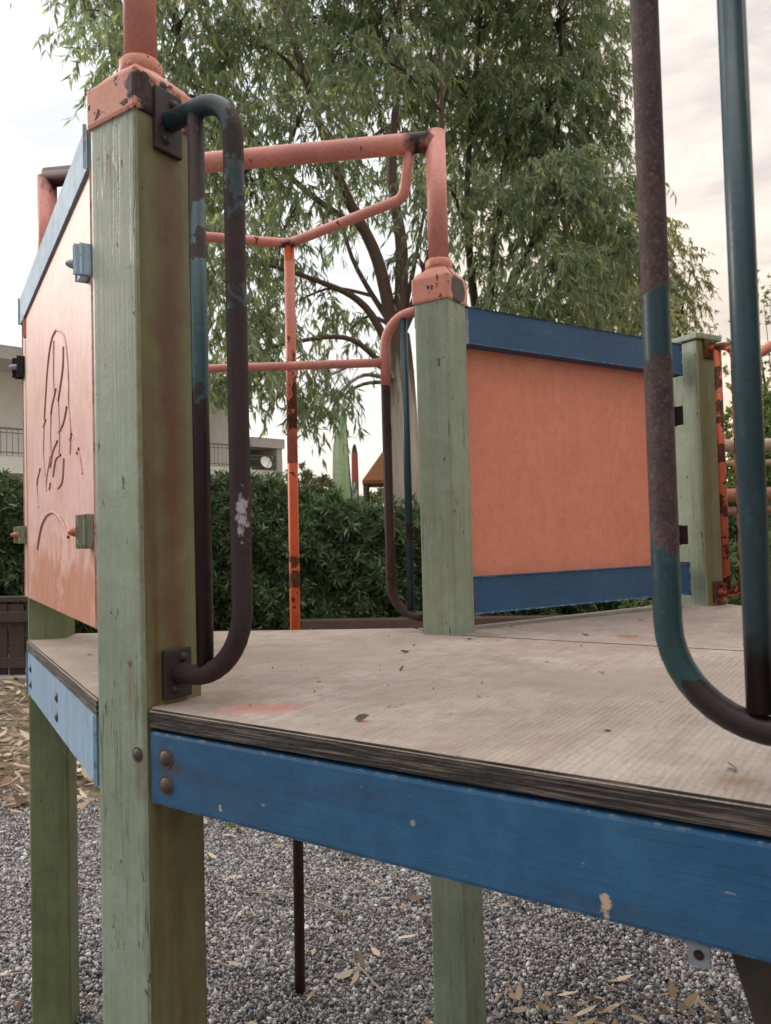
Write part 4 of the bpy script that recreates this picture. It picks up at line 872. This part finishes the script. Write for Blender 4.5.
def railing(s0, s1, z0, z1, dep=-.06, step=.13):
    bm = bmesh.new()
    for z, w in ((z1, .022), (z1 - .10, .012), (z0 + .08, .014)):
        a = O0 + fdir * s0 + fn * dep + Z * z; b_ = O0 + fdir * s1 + fn * dep + Z * z; add_tube(bm, [a, b_], w, 6)
    n = int((s1 - s0) / step)
    for i in range(n + 1):
        p = O0 + fdir * (s0 + (s1 - s0) * i / n) + fn * dep; add_tube(bm, [p + Z * z0, p + Z * z1], .009, 4)
    return bmobj('railing', bm, M_rl, bd)
railing(-9, E1 - .3, 3.34, 3.99); railing(E1 + .05, E1 + .93, 3.30, 3.72, step=.08)
for (s0, s1, z0, z1) in ((-3.2, -1.6, 3.42, 5.2), (2.6, 4.2, 3.42, 5.2), (-1.5, .55, .9, 2.75), (1.2, 3.0, .9, 2.75), (3.9, 5.6, .9, 2.75), (-6, -4, 3.42, 5.2)):
    w = bb('window', s0, s1, -1.52, -1.46, z0, z1, M_alu)
    for i in range(2):
        ss = s0 + .06 + i * (s1 - s0 - .06) / 2; bb('pane', ss, ss + (s1 - s0) / 2 - .09, -1.47, -1.452, z0 + .07, z1 - .07, M_glass, w, 0)
bb('roller_shutter_box', -3.4, -1.4, -1.55, -1.44, 5.205, 5.4, M_grey)
# satellite dish standing in the wing balcony
ds = empty('satellite_dish', tuple(O0 + fdir * (E1 + .42) + fn * -.12 + Z * 3.30), 'small white round satellite dish behind the low balcony railing', 'satellite dish')
dc = O0 + fdir * (E1 + .5) + fn * .02 + Z * 3.52
bm = bmesh.new(); rings = []
nd = (fn * .9 + Z * .35).normalized(); du = nd.cross(Z).normalized(); dv = nd.cross(du)
for i in range(6):
    rr = .19 * i / 5 + .002; rings.append([bm.verts.new(dc + (du * math.cos(a) + dv * math.sin(a)) * rr + nd * (rr * rr * 1.1)) for a in [2 * math.pi * j / 24 for j in range(24)]])
for i in range(5):
    for j in range(24): f = bm.faces.new((rings[i][j], rings[i][(j + 1) % 24], rings[i + 1][(j + 1) % 24], rings[i + 1][j])); f.smooth = True
bm.faces.new(rings[0]); bmobj('reflector', bm, M_white, ds)
bm = bmesh.new(); add_tube(bm, [dc + dv * .18, dc + nd * .33], .012, 6); add_tube(bm, [dc + nd * .30, dc + nd * .38], .03, 10); bmobj('feed_arm', bm, M_rl, ds)
bm = bmesh.new(); add_tube(bm, [dc - nd * .02, dc - nd * .08 + Z * -.02, dc - nd * .08 - Z * .32], .018, 8); bmobj('mast', bm, M_rl, ds)

# ------------------------------------------------------------------ feather flags
def flag_mat(name, stops, z0, z1, strip=None):
    m, nt, b = newmat(name); k = NB(nt); o = k.coord('Object'); sx = k.n.new('ShaderNodeSeparateXYZ'); nt.links.new(o, sx.inputs[0])
    t = k.math('DIVIDE', k.math('SUBTRACT', sx.outputs[2], z0), z1 - z0)
    col = k.ramps(t, stops)
    if strip: col = k.mix(k.math('MULTIPLY', k.ramp(k.math('ADD', k.math('MULTIPLY', sx.outputs[0], 4), k.noise(o, 2, 2)), strip[0], strip[1]), .55), col, strip[2])
    nt.links.new(col, b.inputs['Base Color']); b.inputs['Roughness'].default_value = .7
    t_ = k.n.new('ShaderNodeBsdfTranslucent'); nt.links.new(col, t_.inputs['Color']); mx = k.n.new('ShaderNodeMixShader'); mx.inputs[0].default_value = .55
    nt.links.new(b.outputs[0], mx.inputs[1]); nt.links.new(t_.outputs[0], mx.inputs[2]); nt.links.new(mx.outputs[0], k.n['Material Output'].inputs['Surface']); return m
M_whitecloth = flag_mat('white_print', [(0, (.9, .9, .9)), (1, (.9, .9, .9))], .9, 3.7)
def feather(label, base, outline_l, outline_r, zs, mat, y, wav, word=None, size=.2, tx=0, tz=0, zig=None):
    root = empty('feather_flag', (base[0], y, 0), label, 'flag', 'feather flags behind the hedge')
    bm = bmesh.new(); nx = 8; G = []
    for i in range(40):
        t = i / 39; z = zs[0] + (zs[1] - zs[0]) * t; xl = np.interp(z, *outline_l); xr = np.interp(z, *outline_r)
        G.append([[bm.verts.new((xl + (xr - xl) * j / nx, y + wav * math.sin(j * 1.3 + z * 1.2) * .05 + d, z)) for j in range(nx + 1)] for d in (0, .006)])
    for i in range(39):
        for j in range(nx):
            for d in (0, 1):
                q = [G[i][d][j], G[i][d][j + 1], G[i + 1][d][j + 1], G[i + 1][d][j]]; f = bm.faces.new(q if d == 0 else q[::-1]); f.smooth = True
        for j in (0, nx):
            q = [G[i][0][j], G[i][1][j], G[i + 1][1][j], G[i + 1][0][j]]; bm.faces.new(q)
    cl = bmobj('banner', bm, mat, root)
    xr0 = np.interp(zs[0], *outline_r)
    pts = [Vector((xr0 + .03, y, 0))] + [Vector((np.interp(z, *outline_r) + .012, y + .003, z)) for z in np.linspace(zs[0], zs[1], 14)]
    bm = bmesh.new(); add_tube(bm, pts, [.022 - .012 * i / 14 for i in range(15)], 8); bmobj('pole', bm, M_rl, root)
    if word:
        cu = bpy.data.curves.new('word', 'FONT'); cu.body = word; cu.size = size; cu.extrude = .003; cu.align_x = 'CENTER'; cu.align_y = 'CENTER'; cu.offset = .006; cu.space_character = 1.45
        to = bpy.data.objects.new('word', cu); COL.objects.link(to); bpy.context.view_layer.update()
        me = bpy.data.meshes.new_from_object(to.evaluated_get(bpy.context.evaluated_depsgraph_get())); bpy.data.objects.remove(to)
        # letters run up the banner
        rot = Matrix.Translation((tx, y - .035, tz)) @ Matrix.Rotation(R(-3), 4, 'Y') @ Matrix.Rotation(R(90), 4, 'Y') @ Matrix.Rotation(R(90), 4, 'X')
        rot = Matrix.Translation((tx, y - .06, tz)) @ Matrix.Rotation(R(-90 + 3), 4, 'Y') @ Matrix.Rotation(R(90), 4, 'X')
        me.transform(rot); link('lettering', me, M_whitecloth, cl)
    if zig:
        bm = bmesh.new()
        for a, b_ in zig: add_tube(bm, [Vector((a[0], y - .055, a[1])), Vector((b_[0], y - .055, b_[1]))], .016, 6)
        bmobj('lettering', bm, M_whitecloth, cl)
    return root
feather('pale green feather flag with white letters running up it', (-.75, 0), ([.9, 2.4, 3.1, 3.72, 3.78], [-1.02, -1.085, -1.06, -.90, -.80]), ([.9, 1.35, 2.4, 3.2, 3.78], [-.62, -.66, -.73, -.77, -.79]), (.9, 3.77),
        flag_mat('green_flag_cloth', [(0, (.36, .74, .50)), (.35, (.66, .84, .60)), (.7, (.74, .86, .68)), (1, (.62, .76, .60))], .9, 3.77, (.0, 1.2, (.42, .72, .52))), 16, 1, 'OKGS', .25, -.965, 2.42)
feather('narrow teal feather flag with a red top beside the canopy post', (-.60, 0), ([.9, 2.9, 3.1, 3.2], [-.735, -.70, -.685, -.64]), ([.9, 2.9, 3.1, 3.2], [-.585, -.585, -.595, -.63]), (.9, 3.19),
        flag_mat('teal_flag_cloth', [(0, (.2, .68, .56)), (.45, (.34, .68, .62)), (.60, (.45, .50, .45)), (.68, (.80, .33, .30)), (.9, (.78, .40, .36)), (.95, (.22, .26, .18)), (1, (.2, .26, .18))], .9, 3.2), 16.5, .6,
        zig=[((-.70, 1.55), (-.66, 1.82)), ((-.66, 1.82), (-.64, 1.62)), ((-.64, 1.62), (-.60, 1.85)), ((-.69, 1.9), (-.65, 2.12)), ((-.65, 2.12), (-.63, 1.95)), ((-.63, 1.95), (-.60, 2.2)), ((-.69, 2.2), (-.64, 2.36))])

# orange canopy on posts
cn = empty('canopy', (.2, 17.5, 0), 'orange brown pitched canopy roof on wooden posts beyond the hedge', 'canopy')
bm = bmesh.new(); cx0, cy0 = .13, 17.5
rw = .62
ev = [bm.verts.new((cx0 + sx * rw, cy0 + sy * rw, 2.44)) for sx, sy in ((-1, -1), (1, -1), (1, 1), (-1, 1))]; ev2 = [bm.verts.new((v.co.x, v.co.y, 2.36)) for v in ev]; apx = bm.verts.new((cx0, cy0, 3.35)); apx2 = bm.verts.new((cx0, cy0, 3.27))
for i in range(4):
    j = (i + 1) % 4; bm.faces.new((ev[i], ev[j], apx)); bm.faces.new((ev2[j], ev2[i], apx2)); bm.faces.new((ev2[i], ev2[j], ev[j], ev[i]))
bmobj('roof', bm, paint('orange_brown_roof_boards', (.36, .15, .06), dirt=(.2, .08, .03), dirt_amt=.6, chip=(.2, .1, .05), chip_amt=.4, rough=.8, seed=30), cn)
for sx, sy in ((-1, -1), (1, -1), (1, 1), (-1, 1)):
    tube('post', [Vector((cx0 + sx * (rw - .07), cy0 + sy * (rw - .07), 0)), Vector((cx0 + sx * (rw - .07), cy0 + sy * (rw - .07), 2.46))], .06, M_fence, cn, 10)

# ------------------------------------------------------------------ light
W = bpy.data.worlds.new('World'); S.world = W; W.use_nodes = True; nt = W.node_tree; k = NB(nt)
SUN_AZ, SUN_EL = -64, 22
for nd_ in list(nt.nodes): nt.nodes.remove(nd_)
outw = k.n.new('ShaderNodeOutputWorld'); sky = k.n.new('ShaderNodeTexSky'); sky.sky_type = 'NISHITA'; sky.sun_disc = False; sky.sun_elevation = R(SUN_EL); sky.sun_rotation = R(SUN_AZ); sky.dust_density = 3
bgs = k.n.new('ShaderNodeBackground'); nt.links.new(sky.outputs[0], bgs.inputs[0]); bgs.inputs[1].default_value = .09
tc = k.n.new('ShaderNodeTexCoord'); sp = k.n.new('ShaderNodeSeparateXYZ'); nt.links.new(tc.outputs['Generated'], sp.inputs[0])
el = sp.outputs[2]; xx = sp.outputs[0]
mp = k.n.new('ShaderNodeMapping'); nt.links.new(tc.outputs['Generated'], mp.inputs[0]); mp.inputs['Scale'].default_value = (2.2, 2.2, 7.0); mp.inputs['Rotation'].default_value = (0, .12, 0)
cl = k.noise(mp.outputs[0], 2.4, 8, .62, .5); cl2 = k.noise(mp.outputs[0], .9, 4, .5, .3)
warm = k.ramps(el, [(0.0, (.95, .80, .54)), (.16, (.90, .77, .59)), (.38, (.79, .705, .64)), (.6, (.78, .72, .68))])
cool = k.ramps(el, [(0.0, (.86, .78, .64)), (.22, (.82, .83, .84)), (.6, (.80, .84, .88))])
base = k.mix(k.ramp(xx, -.42, .12, (0, 0, 0, 1), (1, 1, 1, 1)), cool, warm)
shade = k.mix(k.ramp(cl, .38, .66), (.80, .79, .81), (1.16, 1.13, 1.08))
colw = k.mix(1, base, shade, 'MULTIPLY')
behind = k.ramp(k.math('ADD', sp.outputs[1], k.math('MULTIPLY', xx, -.25)), -.5, .15, (.70, .70, .70, 1), (1, 1, 1, 1))
colw = k.mix(1, colw, behind, 'MULTIPLY')
zen = k.ramp(el, .58, .92, (0, 0, 0, 1), (1, 1, 1, 1))
colw = k.mix(zen, colw, (2.0, 1.92, 1.82))      # an overcast sky is brightest overhead
bgc = k.n.new('ShaderNodeBackground'); nt.links.new(colw, bgc.inputs[0]); bgc.inputs[1].default_value = 1.06
mxw = k.n.new('ShaderNodeMixShader'); nt.links.new(k.ramp(cl2, .25, .6, (.72, .72, .72, 1), (.97, .97, .97, 1)), mxw.inputs[0])
nt.links.new(bgs.outputs[0], mxw.inputs[1]); nt.links.new(bgc.outputs[0], mxw.inputs[2]); nt.links.new(mxw.outputs[0], outw.inputs[0])
sl = bpy.data.lights.new('sun', 'SUN'); sl.energy = 1.4; sl.angle = R(22); sl.color = (1, .89, .76); so = bpy.data.objects.new('sun', sl); COL.objects.link(so)
sd = az(SUN_AZ) * math.cos(R(SUN_EL)) + Z * math.sin(R(SUN_EL)); so.rotation_euler = sd.to_track_quat('Z', 'Y').to_euler()

# ------------------------------------------------------------------ camera
cam = bpy.data.cameras.new('camera'); co = bpy.data.objects.new('camera', cam); COL.objects.link(co); S.camera = co
co.matrix_world = Matrix.Translation((0, 0, 1.17)) @ Matrix.Rotation(R(91.9), 4, 'X') @ Matrix.Rotation(R(-1.5), 4, 'Z')
cam.sensor_fit = 'AUTO'; cam.sensor_width = 36; cam.lens = 770 / 1024 * 36; cam.clip_start = .02; cam.clip_end = 600
cam.dof.use_dof = True; cam.dof.focus_distance = 1.5; cam.dof.aperture_fstop = 11
vs_ = S.view_settings; S.display_settings.display_device = 'sRGB'; vs_.view_transform = 'Standard'; vs_.look = 'None'; vs_.exposure = .5; vs_.gamma = 1; vs_.use_curve_mapping = False
S.cycles.use_denoising = True; S.cycles.max_bounces = 8; S.cycles.diffuse_bounces = 6; S.cycles.transmission_bounces = 8; S.cycles.transparent_max_bounces = 4
